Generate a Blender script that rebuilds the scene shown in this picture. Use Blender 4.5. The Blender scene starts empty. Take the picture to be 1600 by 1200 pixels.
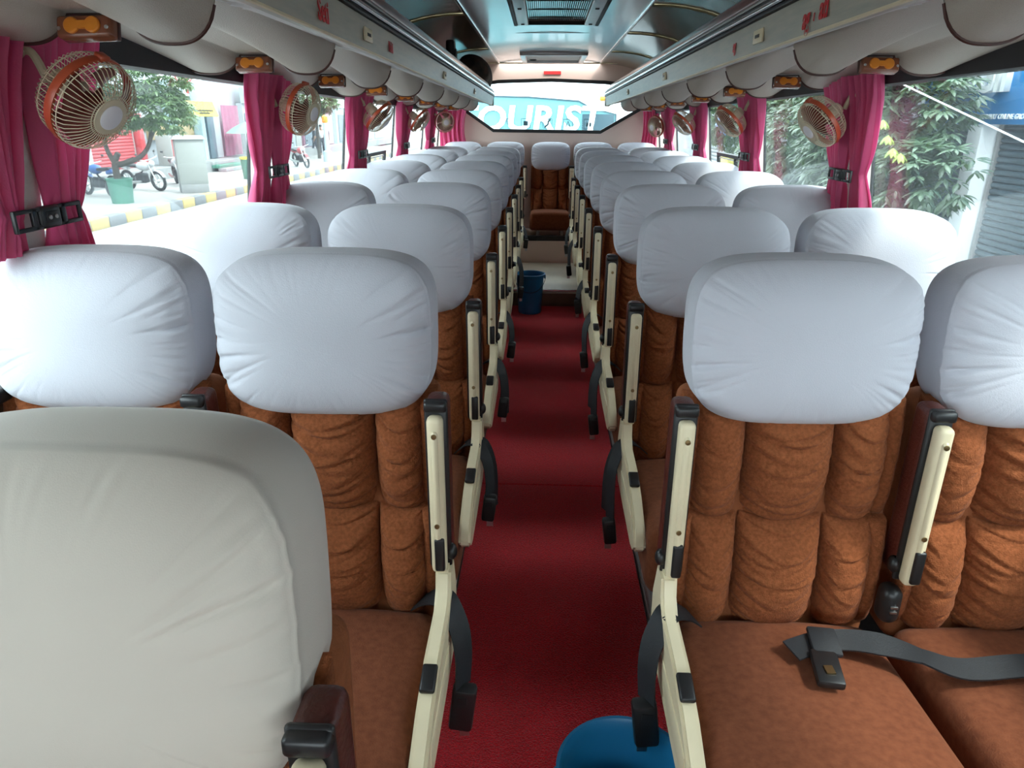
import bpy, bmesh, math, random
import numpy as np
from mathutils import Vector, Matrix, Euler
from mathutils.geometry import tessellate_polygon
sc = bpy.context.scene
COL = sc.collection
PI = math.pi
R = math.radians

# ------------------------------------------------------------------ camera
CAM = Vector((-.045, 0, 1.45))
PITCH, YAW, ROLL, FPX = .3612, .041, .0043, 1100.0
cam_d = bpy.data.cameras.new('camera')
cam_d.sensor_fit = 'HORIZONTAL'; cam_d.sensor_width = 36.0
cam_d.lens = FPX / 1600 * 36; cam_d.clip_start = .02; cam_d.clip_end = 400
cam = bpy.data.objects.new('camera', cam_d); COL.objects.link(cam)
_fw = Vector((-math.sin(YAW) * math.cos(PITCH), math.cos(YAW) * math.cos(PITCH), -math.sin(PITCH)))
_rt = Vector((math.cos(YAW), math.sin(YAW), 0)); _up = _rt.cross(_fw)
_r2 = _rt * math.cos(ROLL) + _up * math.sin(ROLL); _u2 = _up * math.cos(ROLL) - _rt * math.sin(ROLL)
_m = Matrix((_r2, _u2, -_fw)).transposed().to_4x4(); _m.translation = CAM
cam.matrix_world = _m
sc.camera = cam

# ------------------------------------------------------------------ world, sun, exposure
world = bpy.data.worlds.new('overcast_sky'); sc.world = world; world.use_nodes = True
wn = world.node_tree.nodes; wl = world.node_tree.links
wn['Background'].inputs[0].default_value = (.86, .94, 1.0, 1)
wn['Background'].inputs[1].default_value = 5.0
sun_d = bpy.data.lights.new('sun', 'SUN'); sun_d.energy = 3.0; sun_d.angle = R(8); sun_d.color = (1, .96, .9)
sun = bpy.data.objects.new('sun', sun_d); COL.objects.link(sun)
sun.rotation_euler = Vector((-.62, .35, -1.0)).to_track_quat('-Z', 'Y').to_euler()
sun.location = (0, 0, 30)
vs = sc.view_settings
vs.view_transform = 'Standard'; vs.look = 'None'; vs.gamma = 1; vs.use_curve_mapping = False
vs.exposure = 0.76
sc.cycles.max_bounces = 8; sc.cycles.diffuse_bounces = 5; sc.cycles.transparent_max_bounces = 16

# ------------------------------------------------------------------ helpers
class MB:
    def __init__(s): s.v = []; s.f = []
    def add(s, vs_, fs_, M=None):
        o = len(s.v)
        if M is not None: vs_ = [M @ Vector(p) for p in vs_]
        s.v += [tuple(p) for p in vs_]; s.f += [tuple(i + o for i in f) for f in fs_]
        return s
    def box(s, c, d, rot=None):
        hx, hy, hz = d[0] / 2, d[1] / 2, d[2] / 2
        p = [(x, y, z) for x in (-hx, hx) for y in (-hy, hy) for z in (-hz, hz)]
        fs = [(0, 1, 3, 2), (4, 6, 7, 5), (0, 4, 5, 1), (2, 3, 7, 6), (0, 2, 6, 4), (1, 5, 7, 3)]
        M = Matrix.Translation(c)
        if rot is not None: M = M @ Euler(rot).to_matrix().to_4x4()
        return s.add(p, fs, M)
    def rbox(s, c, d, b, seg=3, rot=None, fn=None):
        bm = bmesh.new(); bmesh.ops.create_cube(bm, size=1)
        for v in bm.verts: v.co = Vector((v.co.x * d[0], v.co.y * d[1], v.co.z * d[2]))
        bmesh.ops.bevel(bm, geom=list(bm.edges), offset=min(b, min(d) * .49), segments=seg, profile=.5, affect='EDGES')
        M = Matrix.Translation(c)
        if rot is not None: M = M @ Euler(rot).to_matrix().to_4x4()
        bm.verts.index_update()
        vv = [M @ v.co for v in bm.verts]
        if fn: vv = [fn(p) for p in vv]
        s.add(vv, [[v.index for v in f.verts] for f in bm.faces]); bm.free()
        return s
    def hexa(s, p):   # 8 corner points: 4 bottom ccw, 4 top ccw
        return s.add(p, [(3, 2, 1, 0), (4, 5, 6, 7), (0, 1, 5, 4), (1, 2, 6, 5), (2, 3, 7, 6), (3, 0, 4, 7)])
    def tube(s, pts, r, n=6, closed=False, caps=True):
        pts = [Vector(p) for p in pts]; N = len(pts); vs_ = []; prev = None
        rr = r if isinstance(r, (list, tuple)) else [r] * N
        for i, p in enumerate(pts):
            if closed: t = pts[(i + 1) % N] - pts[i - 1]
            else: t = pts[min(i + 1, N - 1)] - pts[max(i - 1, 0)]
            t.normalize()
            if prev is None:
                a = Vector((0, 0, 1)) if abs(t.z) < .9 else Vector((1, 0, 0))
                u = t.cross(a).normalized()
            else: u = (prev - t * prev.dot(t)).normalized()
            prev = u; w = t.cross(u)
            for k in range(n):
                a = 2 * PI * k / n + PI / n
                vs_.append(p + (u * math.cos(a) + w * math.sin(a)) * rr[i])
        fs = []
        for i in range(N if closed else N - 1):
            for k in range(n):
                a, b = i * n + k, i * n + (k + 1) % n
                j = (i + 1) % N
                fs.append((a, b, j * n + (k + 1) % n, j * n + k))
        if caps and not closed: fs += [tuple(range(n - 1, -1, -1)), tuple(range((N - 1) * n, N * n))]
        return s.add(vs_, fs)
    def lathe(s, prof, n=24, M=None, close=True):
        vs_ = []; fs = []
        for r, z in prof:
            for k in range(n):
                a = 2 * PI * k / n; vs_.append((r * math.cos(a), r * math.sin(a), z))
        for i in range(len(prof) - 1):
            for k in range(n):
                fs.append((i * n + k, i * n + (k + 1) % n, (i + 1) * n + (k + 1) % n, (i + 1) * n + k))
        if close:
            if prof[0][0] > 1e-5: fs.append(tuple(range(n - 1, -1, -1)))
            if prof[-1][0] > 1e-5: fs.append(tuple(range((len(prof) - 1) * n, len(prof) * n)))
        return s.add(vs_, fs, M)
    def grid(s, fn, nu, nv, cu=False):
        vs_ = [fn(i / (nu if cu else nu - 1), j / (nv - 1)) for j in range(nv) for i in range(nu)]
        fs = []
        for j in range(nv - 1):
            for i in range(nu if cu else nu - 1):
                k = (i + 1) % nu
                fs.append((j * nu + i, j * nu + k, (j + 1) * nu + k, (j + 1) * nu + i))
        return s.add(vs_, fs)
    def prism(s, poly, a0, a1, ax='y'):
        """polygon in the two other axes, extruded along ax"""
        n = len(poly)
        def P(p, a):
            return (p[0], a, p[1]) if ax == 'y' else ((a, p[0], p[1]) if ax == 'x' else (p[0], p[1], a))
        vs_ = [P(p, a0) for p in poly] + [P(p, a1) for p in poly]
        fs = [tuple(range(n)), tuple(range(2 * n - 1, n - 1, -1))] + [(i, i + n, (i + 1) % n + n, (i + 1) % n) for i in range(n)]
        return s.add(vs_, fs)
    def ell(s, c, r, nu=16, nv=10, M=None):
        def fn(u, v):
            a = 2 * PI * u; b = -PI / 2 + PI * v
            return (c[0] + r[0] * math.cos(b) * math.cos(a), c[1] + r[1] * math.cos(b) * math.sin(a), c[2] + r[2] * math.sin(b))
        if M is None: return s.grid(fn, nu, nv, True)
        m = MB().grid(fn, nu, nv, True); return s.add(m.v, m.f, M)
    def mesh(s, name, smooth=40):
        me = bpy.data.meshes.new(name); me.from_pydata(s.v, [], s.f)
        bm = bmesh.new(); bm.from_mesh(me)
        bmesh.ops.recalc_face_normals(bm, faces=bm.faces); bm.to_mesh(me); bm.free()
        if smooth is not None:
            me.polygons.foreach_set('use_smooth', [True] * len(me.polygons))
            try: me.set_sharp_from_angle(angle=R(smooth))
            except Exception: pass
        me.update(); return me
    def build(s, name, mat, parent=None, smooth=40):
        return put(name, s.mesh(name, smooth), mat, parent)

def put(name, me, mat, parent=None):
    o = bpy.data.objects.new(name, me); COL.objects.link(o)
    if mat is not None and not me.materials: me.materials.append(mat)
    if parent is not None: o.parent = parent
    return o
def empty(name, loc=(0, 0, 0), rot=(0, 0, 0), scale=(1, 1, 1)):
    o = bpy.data.objects.new(name, None); COL.objects.link(o); o.location = loc; o.rotation_euler = rot; o.scale = scale
    o.empty_display_size = .1; return o
def tag(o, label=None, cat=None, group=None, kind=None):
    if label: o['label'] = label
    if cat: o['category'] = cat
    if group: o['group'] = group
    if kind: o['kind'] = kind
    return o
def copy_tree(o, parent=None):
    c = o.copy(); COL.objects.link(c); c.parent = parent
    for ch in o.children: copy_tree(ch, c)
    return c
def struct(o): o['kind'] = 'structure'; return o
def text_mesh(txt, size, depth=.001, bold=.0, shear=0, xs=1):
    cu = bpy.data.curves.new('lettering', 'FONT'); cu.body = txt; cu.size = size; cu.extrude = depth; cu.offset = bold; cu.shear = shear
    cu.align_x = 'CENTER'; cu.align_y = 'CENTER'; cu.resolution_u = 3
    t = bpy.data.objects.new('tmp', cu); COL.objects.link(t)
    dg = bpy.context.evaluated_depsgraph_get()
    me = bpy.data.meshes.new_from_object(t.evaluated_get(dg))
    bpy.data.objects.remove(t); bpy.data.curves.remove(cu)
    for v in me.vertices: v.co.x *= xs
    return me

# ------------------------------------------------------------------ materials
def mat(name, col, rough=.6, metal=0, var=0, vscale=8, bump=0, bscale=60, spec=.5, sheen=0, coat=0, stretch=(1, 1, 1), col2=None, detail=3, bump2=None, trans=0, tcol=None):
    m = bpy.data.materials.new(name); m.use_nodes = True
    nt = m.node_tree; N = nt.nodes; L = nt.links; b = N['Principled BSDF']
    b.inputs['Base Color'].default_value = (*col, 1); b.inputs['Roughness'].default_value = rough; b.inputs['Metallic'].default_value = metal
    b.inputs['Specular IOR Level'].default_value = spec
    if sheen: b.inputs['Sheen Weight'].default_value = sheen; b.inputs['Sheen Roughness'].default_value = .5
    if coat: b.inputs['Coat Weight'].default_value = coat; b.inputs['Coat Roughness'].default_value = .08
    tc = N.new('ShaderNodeTexCoord'); mp = N.new('ShaderNodeMapping'); mp.inputs['Scale'].default_value = stretch
    L.new(tc.outputs['Object'], mp.inputs['Vector'])
    if var or col2:
        nz = N.new('ShaderNodeTexNoise'); nz.inputs['Scale'].default_value = vscale; nz.inputs['Detail'].default_value = detail
        L.new(mp.outputs[0], nz.inputs['Vector'])
        cr = N.new('ShaderNodeValToRGB')
        c2 = col2 or tuple(c * (1 - var) for c in col)
        cr.color_ramp.elements[0].position = .3; cr.color_ramp.elements[1].position = .7
        cr.color_ramp.elements[0].color = (*c2, 1); cr.color_ramp.elements[1].color = (*col, 1)
        L.new(nz.outputs['Fac'], cr.inputs['Fac']); L.new(cr.outputs[0], b.inputs['Base Color'])
    if bump:
        nb = N.new('ShaderNodeTexNoise'); nb.inputs['Scale'].default_value = bscale; nb.inputs['Detail'].default_value = 2
        L.new(mp.outputs[0], nb.inputs['Vector'])
        bp = N.new('ShaderNodeBump'); bp.inputs['Strength'].default_value = bump; bp.inputs['Distance'].default_value = .01
        L.new(nb.outputs['Fac'], bp.inputs['Height']); L.new(bp.outputs[0], b.inputs['Normal'])
        if bump2:
            nc = N.new('ShaderNodeTexNoise'); nc.inputs['Scale'].default_value = bump2[1]; L.new(mp.outputs[0], nc.inputs['Vector'])
            b2 = N.new('ShaderNodeBump'); b2.inputs['Strength'].default_value = bump2[0]; b2.inputs['Distance'].default_value = .02
            L.new(nc.outputs['Fac'], b2.inputs['Height']); L.new(b2.outputs[0], bp.inputs['Normal'])
    if trans:
        t = N.new('ShaderNodeBsdfTranslucent'); t.inputs[0].default_value = (*(tcol or col), 1)
        mx = N.new('ShaderNodeMixShader'); mx.inputs[0].default_value = trans
        L.new(b.outputs[0], mx.inputs[1]); L.new(t.outputs[0], mx.inputs[2])
        L.new(mx.outputs[0], N['Material Output'].inputs[0])
    return m
def glass_mat(name, tint, refl=.06, rough=.02, haze=0, hcol=(.8, .9, 1)):
    m = bpy.data.materials.new(name); m.use_nodes = True
    nt = m.node_tree; N = nt.nodes; L = nt.links; N.remove(N['Principled BSDF'])
    t = N.new('ShaderNodeBsdfTransparent'); t.inputs[0].default_value = (*tint, 1)
    g = N.new('ShaderNodeBsdfGlossy'); g.inputs['Roughness'].default_value = rough
    fr = N.new('ShaderNodeLayerWeight'); fr.inputs['Blend'].default_value = .25
    mu = N.new('ShaderNodeMath'); mu.operation = 'MULTIPLY'; mu.inputs[1].default_value = refl * 3
    mx = N.new('ShaderNodeMixShader')
    L.new(fr.outputs['Fresnel'], mu.inputs[0]); L.new(mu.outputs[0], mx.inputs[0])
    L.new(t.outputs[0], mx.inputs[1]); L.new(g.outputs[0], mx.inputs[2])
    out = mx.outputs[0]
    if haze:
        d = N.new('ShaderNodeBsdfTranslucent'); d.inputs[0].default_value = (*hcol, 1)
        m2 = N.new('ShaderNodeMixShader'); m2.inputs[0].default_value = haze
        L.new(out, m2.inputs[1]); L.new(d.outputs[0], m2.inputs[2]); out = m2.outputs[0]
    L.new(out, N['Material Output'].inputs[0]); return m

M = {}
M['cover'] = mat('white_cotton', (.52, .525, .58), .75, var=.05, vscale=5, bump=.12, bscale=420, sheen=.2)
M['cover_warmlit'] = mat('white_cotton_warmlit', (.56, .51, .44), .75, var=.06, vscale=5, bump=.05, bscale=700, sheen=.2)  # white cover cloth with the warm light put into its colour
M['suede'] = mat('brown_suede', (.30, .096, .037), .95, vscale=150, bump=.3, bscale=330, spec=.1, sheen=.04, col2=(.185, .055, .020), detail=5)
M['suede2'] = mat('brown_suede_seat', (.205, .065, .029), .95, vscale=70, bump=.2, bscale=330, spec=.1, sheen=.05, col2=(.15, .045, .020), detail=6)
M['suede_side'] = mat('brown_fabric_side', (.30, .10, .04), .9, vscale=60, bump=.15, bscale=260, spec=.2, var=.2)
M['cream'] = mat('cream_plastic', (.76, .66, .45), .42, var=.12, vscale=9, spec=.5)
M['black'] = mat('black_plastic', (.012, .012, .013), .4)
M['maroon'] = mat('maroon_leather', (.09, .018, .012), .38, bump=.15, bscale=150)
M['steel'] = mat('steel', (.6, .6, .6), .3, metal=1)
M['brass'] = mat('brass_screw', (.35, .25, .12), .4, metal=1)
M['darkmetal'] = mat('dark_metal', (.03, .03, .032), .5, metal=.6)
M['greymetal'] = mat('grey_metal', (.35, .34, .33), .45, metal=.5)
M['belt'] = mat('belt_webbing', (.012, .014, .018), .55, bump=.3, bscale=300, stretch=(1, 6, 1))
M['carpet'] = mat('red_carpet', (.90, .014, .034), 1, vscale=2.2, bump=.9, bscale=260, spec=.05, sheen=.25, col2=(.66, .006, .016), detail=6)
_c = M['carpet'].node_tree; _b = _c.nodes['Principled BSDF']; _old = _b.inputs['Base Color'].links[0].from_socket
_tc = _c.nodes.new('ShaderNodeTexCoord'); _n = _c.nodes.new('ShaderNodeTexNoise'); _n.inputs['Scale'].default_value = 210; _n.inputs['Detail'].default_value = 3
_r = _c.nodes.new('ShaderNodeValToRGB'); _r.color_ramp.elements[0].position = .36; _r.color_ramp.elements[1].position = .64; _r.color_ramp.elements[0].color = (.58, .58, .58, 1); _r.color_ramp.elements[1].color = (1, 1, 1, 1)
_x = _c.nodes.new('ShaderNodeMix'); _x.data_type = 'RGBA'; _x.blend_type = 'MULTIPLY'; _x.inputs['Factor'].default_value = 1
_c.links.new(_tc.outputs['Object'], _n.inputs['Vector']); _c.links.new(_n.outputs['Fac'], _r.inputs['Fac'])
_c.links.new(_old, _x.inputs[6]); _c.links.new(_r.outputs[0], _x.inputs[7]); _c.links.new(_x.outputs[2], _b.inputs['Base Color'])
M['alu'] = mat('aluminium', (.62, .62, .62), .38, metal=.9, var=.1)
M['vinyl_floor'] = mat('grey_vinyl_floor', (.16, .15, .14), .6, var=.3, vscale=12)
M['beige_vinyl'] = mat('beige_vinyl', (.66, .58, .45), .45, var=.12, vscale=10)
M['brown_vinyl'] = mat('brown_vinyl', (.20, .105, .06), .5, var=.2, vscale=10)
M['pinkwall'] = mat('pink_beige_panel', (.86, .66, .56), .45, var=.05, vscale=3)
M['pillar'] = mat('grey_vinyl_pillar', (.55, .52, .48), .6, bump=.2, bscale=200)
M['swag'] = mat('cream_vinyl_swag', (.48, .435, .37), .5, bump=.25, bscale=350, var=.06, vscale=4)
M['swagpanel'] = mat('white_vinyl_panel', (.60, .59, .58), .6, bump=.3, bscale=300)
M['fascia'] = mat('beige_speckled_fascia', (.40, .38, .30), .4, vscale=30, col2=(.31, .31, .26), stretch=(1, .3, 3))
M['piping'] = mat('brown_piping', (.07, .025, .02), .4)
M['wood'] = mat('maroon_wood_trim', (.17, .055, .05), .3, stretch=(8, .6, 8), vscale=12, var=.4, coat=.4)
M['chrome'] = mat('brushed_chrome', (.75, .76, .78), .2, metal=1)
M['ceil'] = mat('pearl_ceiling', (.80, .81, .84), .20, metal=.0, bump=.32, bscale=2.6, spec=.5, coat=.35, stretch=(1.4, .8, 1))
M['cove_tan'] = mat('olive_tan_panel', (.44, .37, .20), .5, var=.1, vscale=4, spec=.25)
M['cove_brown'] = mat('brown_gloss_panel', (.20, .15, .10), .22, var=.15, vscale=3, coat=.4)
M['cove_gloss'] = mat('clear_wrapped_panel', (.58, .60, .58), .07, metal=.3, bump=.5, bscale=7, coat=1, spec=.8)
M['blackband'] = mat('black_header', (.010, .009, .010), .6)
M['rubber'] = mat('black_rubber', (.010, .012, .013), .5)
M['lampbody'] = mat('brown_lamp_body', (.22, .07, .035), .25, coat=.3)
M['orange'] = mat('orange_plastic', (.72, .23, .02), .35)
M['red'] = mat('red_vinyl_letter', (.55, .01, .015), .45)
M['redsticker'] = mat('red_sticker', (.75, .05, .05), .5)
M['curtain'] = mat('magenta_satin', (.58, .065, .19), .5, sheen=.3, bump=.1, bscale=250, trans=.25, tcol=(.8, .08, .25))
M['fanwire'] = mat('cream_wire', (.62, .53, .38), .4)
M['fanring'] = mat('orange_red_band', (.42, .07, .028), .35)
M['fanblade'] = mat('dark_red_blade', (.17, .03, .02), .4)
M['fancap'] = mat('white_fan_cap', (.75, .72, .75), .35)
M['bluebucket'] = mat('blue_plastic', (.012, .16, .34), .4, var=.1, vscale=6)
M['bundle'] = mat('dark_blanket', (.12, .07, .05), .9, vscale=14, col2=(.02, .025, .022), bump=.3, bscale=50)
M['grille'] = mat('dark_grille', (.035, .038, .034), .8)
M['glass'] = glass_mat('window_glass', (.93, .98, .97), .07, haze=.010)
M['rearglass'] = glass_mat('rear_glass', (.80, .95, .97), .05)
# ================================================================== THE BUS SHELL
SL = -.0118                      # the roof line falls a little towards the rear
YF, YR = -1.0, 7.65              # front and rear ends
PIL = [1.40 + 1.31 * k for k in range(-1, 5)]
WB, WT = .93, 1.587              # window bottom / top (roof frame)
def wx(z): return 1.165 if z < .93 else 1.165 - (z - .93) * .115

floor = struct(MB().box((0, (YF + YR) / 2, -.03), (2.34, YR - YF, .05)).build('floor', M['vinyl_floor'], smooth=None))
for s in (-1, 1):
    t = MB()
    t.box((s * .332, 2.3, .004), (.05, 6.6, .018))
    for k in range(4): t.box((s * (.345 + .012 * k), 2.3, .016), (.005, 6.6, .006))
    t.box((s * .375, 2.3, .006), (.05, 6.6, .016))
    struct(t.build('trim_%d' % (1 if s < 0 else 2), M['alu'], smooth=None))
# rear step, tread and seat riser
st = struct(MB().box((0, 6.75, .055), (2.30, 2.18, .11)).build('floor_step', M['brown_vinyl'], smooth=None))
MB().rbox((0, 6.76, .125), (.82, 2.24, .03), .012).build('tread', M['beige_vinyl'], st)
MB().box((0, 5.648, .137), (.80, .028, .008)).build('nosing', M['chrome'], st)
ri = struct(MB().box((0, 7.22, .245), (2.28, .82, .21)).build('wall_riser', M['pinkwall'], smooth=None))
MB().box((0, 6.835, .372), (.62, .06, .045)).build('seat_rail', M['darkmetal'], ri)

# side walls below the windows, black header above, pillars
for s, nm in ((-1, 'left'), (1, 'right')):
    w = MB().box((s * 1.185, (YF + YR) / 2, .45), (.04, YR - YF, .96)).build('wall_' + nm, M['brown_vinyl'], smooth=None)
    struct(w)
    MB().rbox((s * 1.150, (YF + YR) / 2, WB - .01), (.05, YR - YF - .05, .03), .008).build('sill', M['blackband'], w)
    for p in PIL:
        d = .055
        pts = []
        for z in (.9, 1.63):
            x0, x1 = s * (wx(z) - .040), s * (wx(z) - .006)
            pts += [(x0, p - d, z), (x1, p - d, z), (x1, p + d, z), (x0, p + d, z)]
        MB().hexa(pts).build('window_pillar', M['pillar'], w, smooth=None)
    h = MB().hexa([(s * 1.055, YF, WT), (s * 1.135, YF, WT), (s * 1.135, YR, WT), (s * 1.055, YR, WT),
                   (s * 1.03, YF, 1.74), (s * 1.10, YF, 1.74), (s * 1.10, YR, 1.74), (s * 1.03, YR, 1.74)]).build('trim_%d' % (3 if s < 0 else 4), M['blackband'], smooth=None)
    h.rotation_euler.x = SL; struct(h)
# windows: one per bay, black rubber frame with the pane as a part
edges = [YF] + PIL + [YR]
wno = 0
for s in (-1, 1):
    for i in range(len(edges) - 1):
        wno += 1
        y0, y1 = edges[i] + .045, edges[i + 1] - .045
        zt0, zt1 = WT + .01 + SL * y0, WT + .01 + SL * y1
        def P(y, z, o=0): return (s * (wx(z) + o), y, z)
        f = MB().tube([P(y0, WB), P(y1, WB), P(y1, zt1), P(y0, zt0)], .011, 4, closed=True)
        fo = struct(f.build('window_%d' % wno, M['rubber'], smooth=None))
        g = MB().hexa([P(y0, WB, -.002), P(y1, WB, -.002), P(y1, WB, .002), P(y0, WB, .002), P(y0, zt0, -.002), P(y1, zt1, -.002), P(y1, zt1, .002), P(y0, zt0, .002)])
        g.build('pane' if i else 'panel', M['glass'] if i else M['pillar'], fo, smooth=None)  # unseen first bay closed by an opaque panel, added to cut front light
        if i == 4:      # sliding vent in this window
            zz = 1.232
            v = MB()
            ya, yb = 4.22, 5.02
            v.tube([P(ya, WB), P(ya, zz), P(yb, zz), P(yb, WB)], .016, 4)
            v.tube([P((ya + yb) / 2 - .05, WB), P((ya + yb) / 2 - .05, zz)], .014, 4)
            v.build('sliding_frame', M['rubber'], fo, smooth=None)
            MB().tube([P(ya + .03, zz - .022), P(yb - .03, zz - .022)], .005, 4).build('sliding_rail', M['alu'], fo, smooth=None)
        if i == 5 and s < 0:
            MB().box((s * (wx(1.2)), 5.72, 1.2), (.03, .10, .56)).build('side_post', M['rubber'], fo, smooth=None)

# rear wall with a six-sided window
hole = [(-.56, 1.33), (.53, 1.32), (.93, 1.545), (.93, 1.745), (.55, 1.785), (.02, 1.805), (-.5, 1.79), (-.86, 1.745), (-.86, 1.53)]
outer = [(-1.2, 0), (1.2, 0), (1.2, 1.9), (.9, 2.08), (-.9, 2.08), (-1.2, 1.9)]
tri = tessellate_polygon([[Vector((x, z, 0)) for x, z in outer], [Vector((x, z, 0)) for x, z in hole]])
pts = outer + hole
m = MB()
for dy in (0, .03): m.add([(x, YR + dy, z) for x, z in pts], [tuple(t) for t in tri])
nO = len(outer); nH = len(hole)
o_ = len(pts)
m.f += [(nO + i, nO + (i + 1) % nH, nO + (i + 1) % nH + o_, nO + i + o_) for i in range(nH)]
wr = struct(m.build('wall_rear', M['pinkwall'], smooth=None))
MB().box((-.21, YR - .006, .7), (.03, .01, 1.2)).build('seam_strip', M['pinkwall'], wr, smooth=None)
MB().box((.27, YR - .006, .7), (.03, .01, 1.2)).build('seam_strip', M['pinkwall'], wr, smooth=None)
rw = struct(MB().tube([(x, YR - .012, z) for x, z in hole], .023, 4, closed=True).build('window_%d' % (wno + 1), M['rubber'], smooth=None))
MB().add([(x, YR + .01, z) for x, z in hole], [tuple(range(nH))]).build('pane', M['rearglass'], rw, smooth=None)
def decal(me, mt, parent, loc, name='window_sticker'):
    o = put(name, me, mt, parent); o.location = loc; o.rotation_euler = (PI / 2, 0, 0); return o
M['icon'] = mat('grey_window_sticker', (.12, .25, .30), .6)
icons = MB
def icon_square(x, z, w):
    q = MB()
    for a, b in (((-w, -w), (w, -w)), ((w, -w), (w, w)), ((w, w), (-w, w)), ((-w, w), (-w, -w))):
        q.tube([(x + a[0], YR - .002, z + a[1]), (x + b[0], YR - .002, z + b[1])], .003, 4)
    return q
q = MB()      # wifi
for r in (.015, .03, .045):
    q.tube([(-.415 + r * math.cos(a), YR - .002, 1.40 + r * math.sin(a)) for a in np.linspace(PI * .2, PI * .8, 8)], .004, 4)
q.ell((-.415, YR - .002, 1.395), (.006, .003, .006), 8, 5); q.build('window_sticker', M['icon'], rw)
q = icon_square(-.23, 1.40, .045); q.box((-.23, YR - .002, 1.40), (.045, .004, .045)); q.build('window_sticker', M['icon'], rw)
q = icon_square(-.01, 1.40, .045); q.tube([(-.04, YR - .003, 1.365), (-.005, YR - .003, 1.39), (.0, YR - .003, 1.42), (.02, YR - .003, 1.44)], .009, 5); q.build('window_sticker', M['icon'], rw)
q = icon_square(.20, 1.395, .045); q.tube([(.18, YR - .003, 1.37), (.20, YR - .003, 1.42), (.22, YR - .003, 1.37)], .006, 5); q.build('window_sticker', M['icon'], rw)
q = icon_square(.41, 1.395, .047)
for k in (-1, 1): q.box((.41 + k * .016, YR - .003, 1.39), (.018, .004, .04))
q.build('window_sticker', M['icon'], rw)
tag(MB().box((.03, YR - .004, 1.872), (.17, .006, .03)).build('sticker_label', M['redsticker'], smooth=None), 'small red rectangular sticker above the rear window', 'sticker')

# front end, behind the camera: low dash wall, windscreen kept low to dim the front seats
fw_ = struct(MB().box((0, YF, .45), (2.34, .04, .96)).build('wall_front', M['pillar'], smooth=None))
MB().box((0, YF, 1.80), (2.34, .04, .74)).build('header', M['pillar'], fw_, smooth=None)  # solid panel over the windscreen, added to hold back light from the front
fwin = struct(MB().tube([(-1.1, YF, .93), (1.1, YF, .93), (1.05, YF, 1.42), (-1.05, YF, 1.42)], .03, 4, closed=True).build('window_%d' % (wno + 2), M['rubber'], smooth=None))
MB().add([(-1.1, YF, .93), (1.1, YF, .93), (1.05, YF, 1.42), (-1.05, YF, 1.42)], [(0, 1, 2, 3)]).build('pane', M['glass'], fwin, smooth=None)

# ---------------------------------------------------------------- ceiling (built level, tilted with the roof line)
CZ = 2.045
def czf(x): return CZ + .02 * (1 - (x / .49) ** 2)
m = MB()
ny = 24
m.grid(lambda u, v: (-.49 + .98 * u, YF + (YR - .12 - YF) * v, czf(-.49 + .98 * u)), 13, ny)
n0 = len(m.v)
m.grid(lambda u, v: (-.49 + .98 * u, YF + (YR - .12 - YF) * v, czf(-.49 + .98 * u) + .03), 13, ny)
ceil = struct(m.build('ceiling', M['ceil'])); ceil.rotation_euler.x = SL
for s in (-1, 1):
    MB().rbox((s * .492, (YF + YR) / 2 - .1, CZ - .001), (.022, YR - YF - .2, .012), .004).build('edge_strip', M['chrome'], ceil)
MB().rbox((0, YR - .14, CZ - .004), (1.9, .03, .012), .004).build('edge_strip', M['cream'], ceil)
# cross seams
for y in (2.2, 5.35): MB().box((0, y, CZ + .0165), (.97, .006, .004)).build('seam_strip', M['greymetal'], ceil)
# sloping panel between the ceiling and the rear wall
for s in (-1, 1):
    def cove(u, y0, y1, v):
        a = u * PI / 2
        x = .50 + .56 * math.sin(a) ** 1.0; z = 1.735 + (CZ - 1.735) * math.cos(a) ** .8 if u < 1 else 1.735
        return (s * x, y0 + (y1 - y0) * v, z)
    plan = [(YF, 1.2, 'cove_tan'), (1.2, 2.35, 'cove_tan'), (2.35, 3.15, 'cove_tan'), (3.15, 4.35, 'cove_gloss'), (4.35, 6.2, 'cove_brown'), (6.2, YR, 'cove_brown')] if s < 0 else \
           [(YF, 1.2, 'cove_tan'), (1.2, 2.9, 'cove_tan'), (2.9, 4.05, 'cove_gloss'), (4.05, 5.2, 'cove_brown'), (5.2, 6.4, 'cove_brown'), (6.4, YR, 'cove_brown')]
    for (a, b, mm) in plan:
        q = MB().grid(lambda u, v: cove(u, a + .004, b - .004, v), 12, 2)
        q.grid(lambda u, v: tuple(Vector(cove(u, a + .004, b - .004, v)) + Vector((s * .03, 0, .03))), 12, 2)
        q.build('side_panel', M[mm], ceil)
    for y in ([2.35, 3.15, 4.35, 6.2] if s < 0 else [2.9, 4.05, 5.2, 6.4]):
        MB().tube([Vector(cove(u, y, y, 0)) - Vector((s * .004, 0, .004)) for u in np.linspace(0, .95, 10)], .006, 6).build('seam_cover', M['cove_tan'], ceil)

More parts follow.
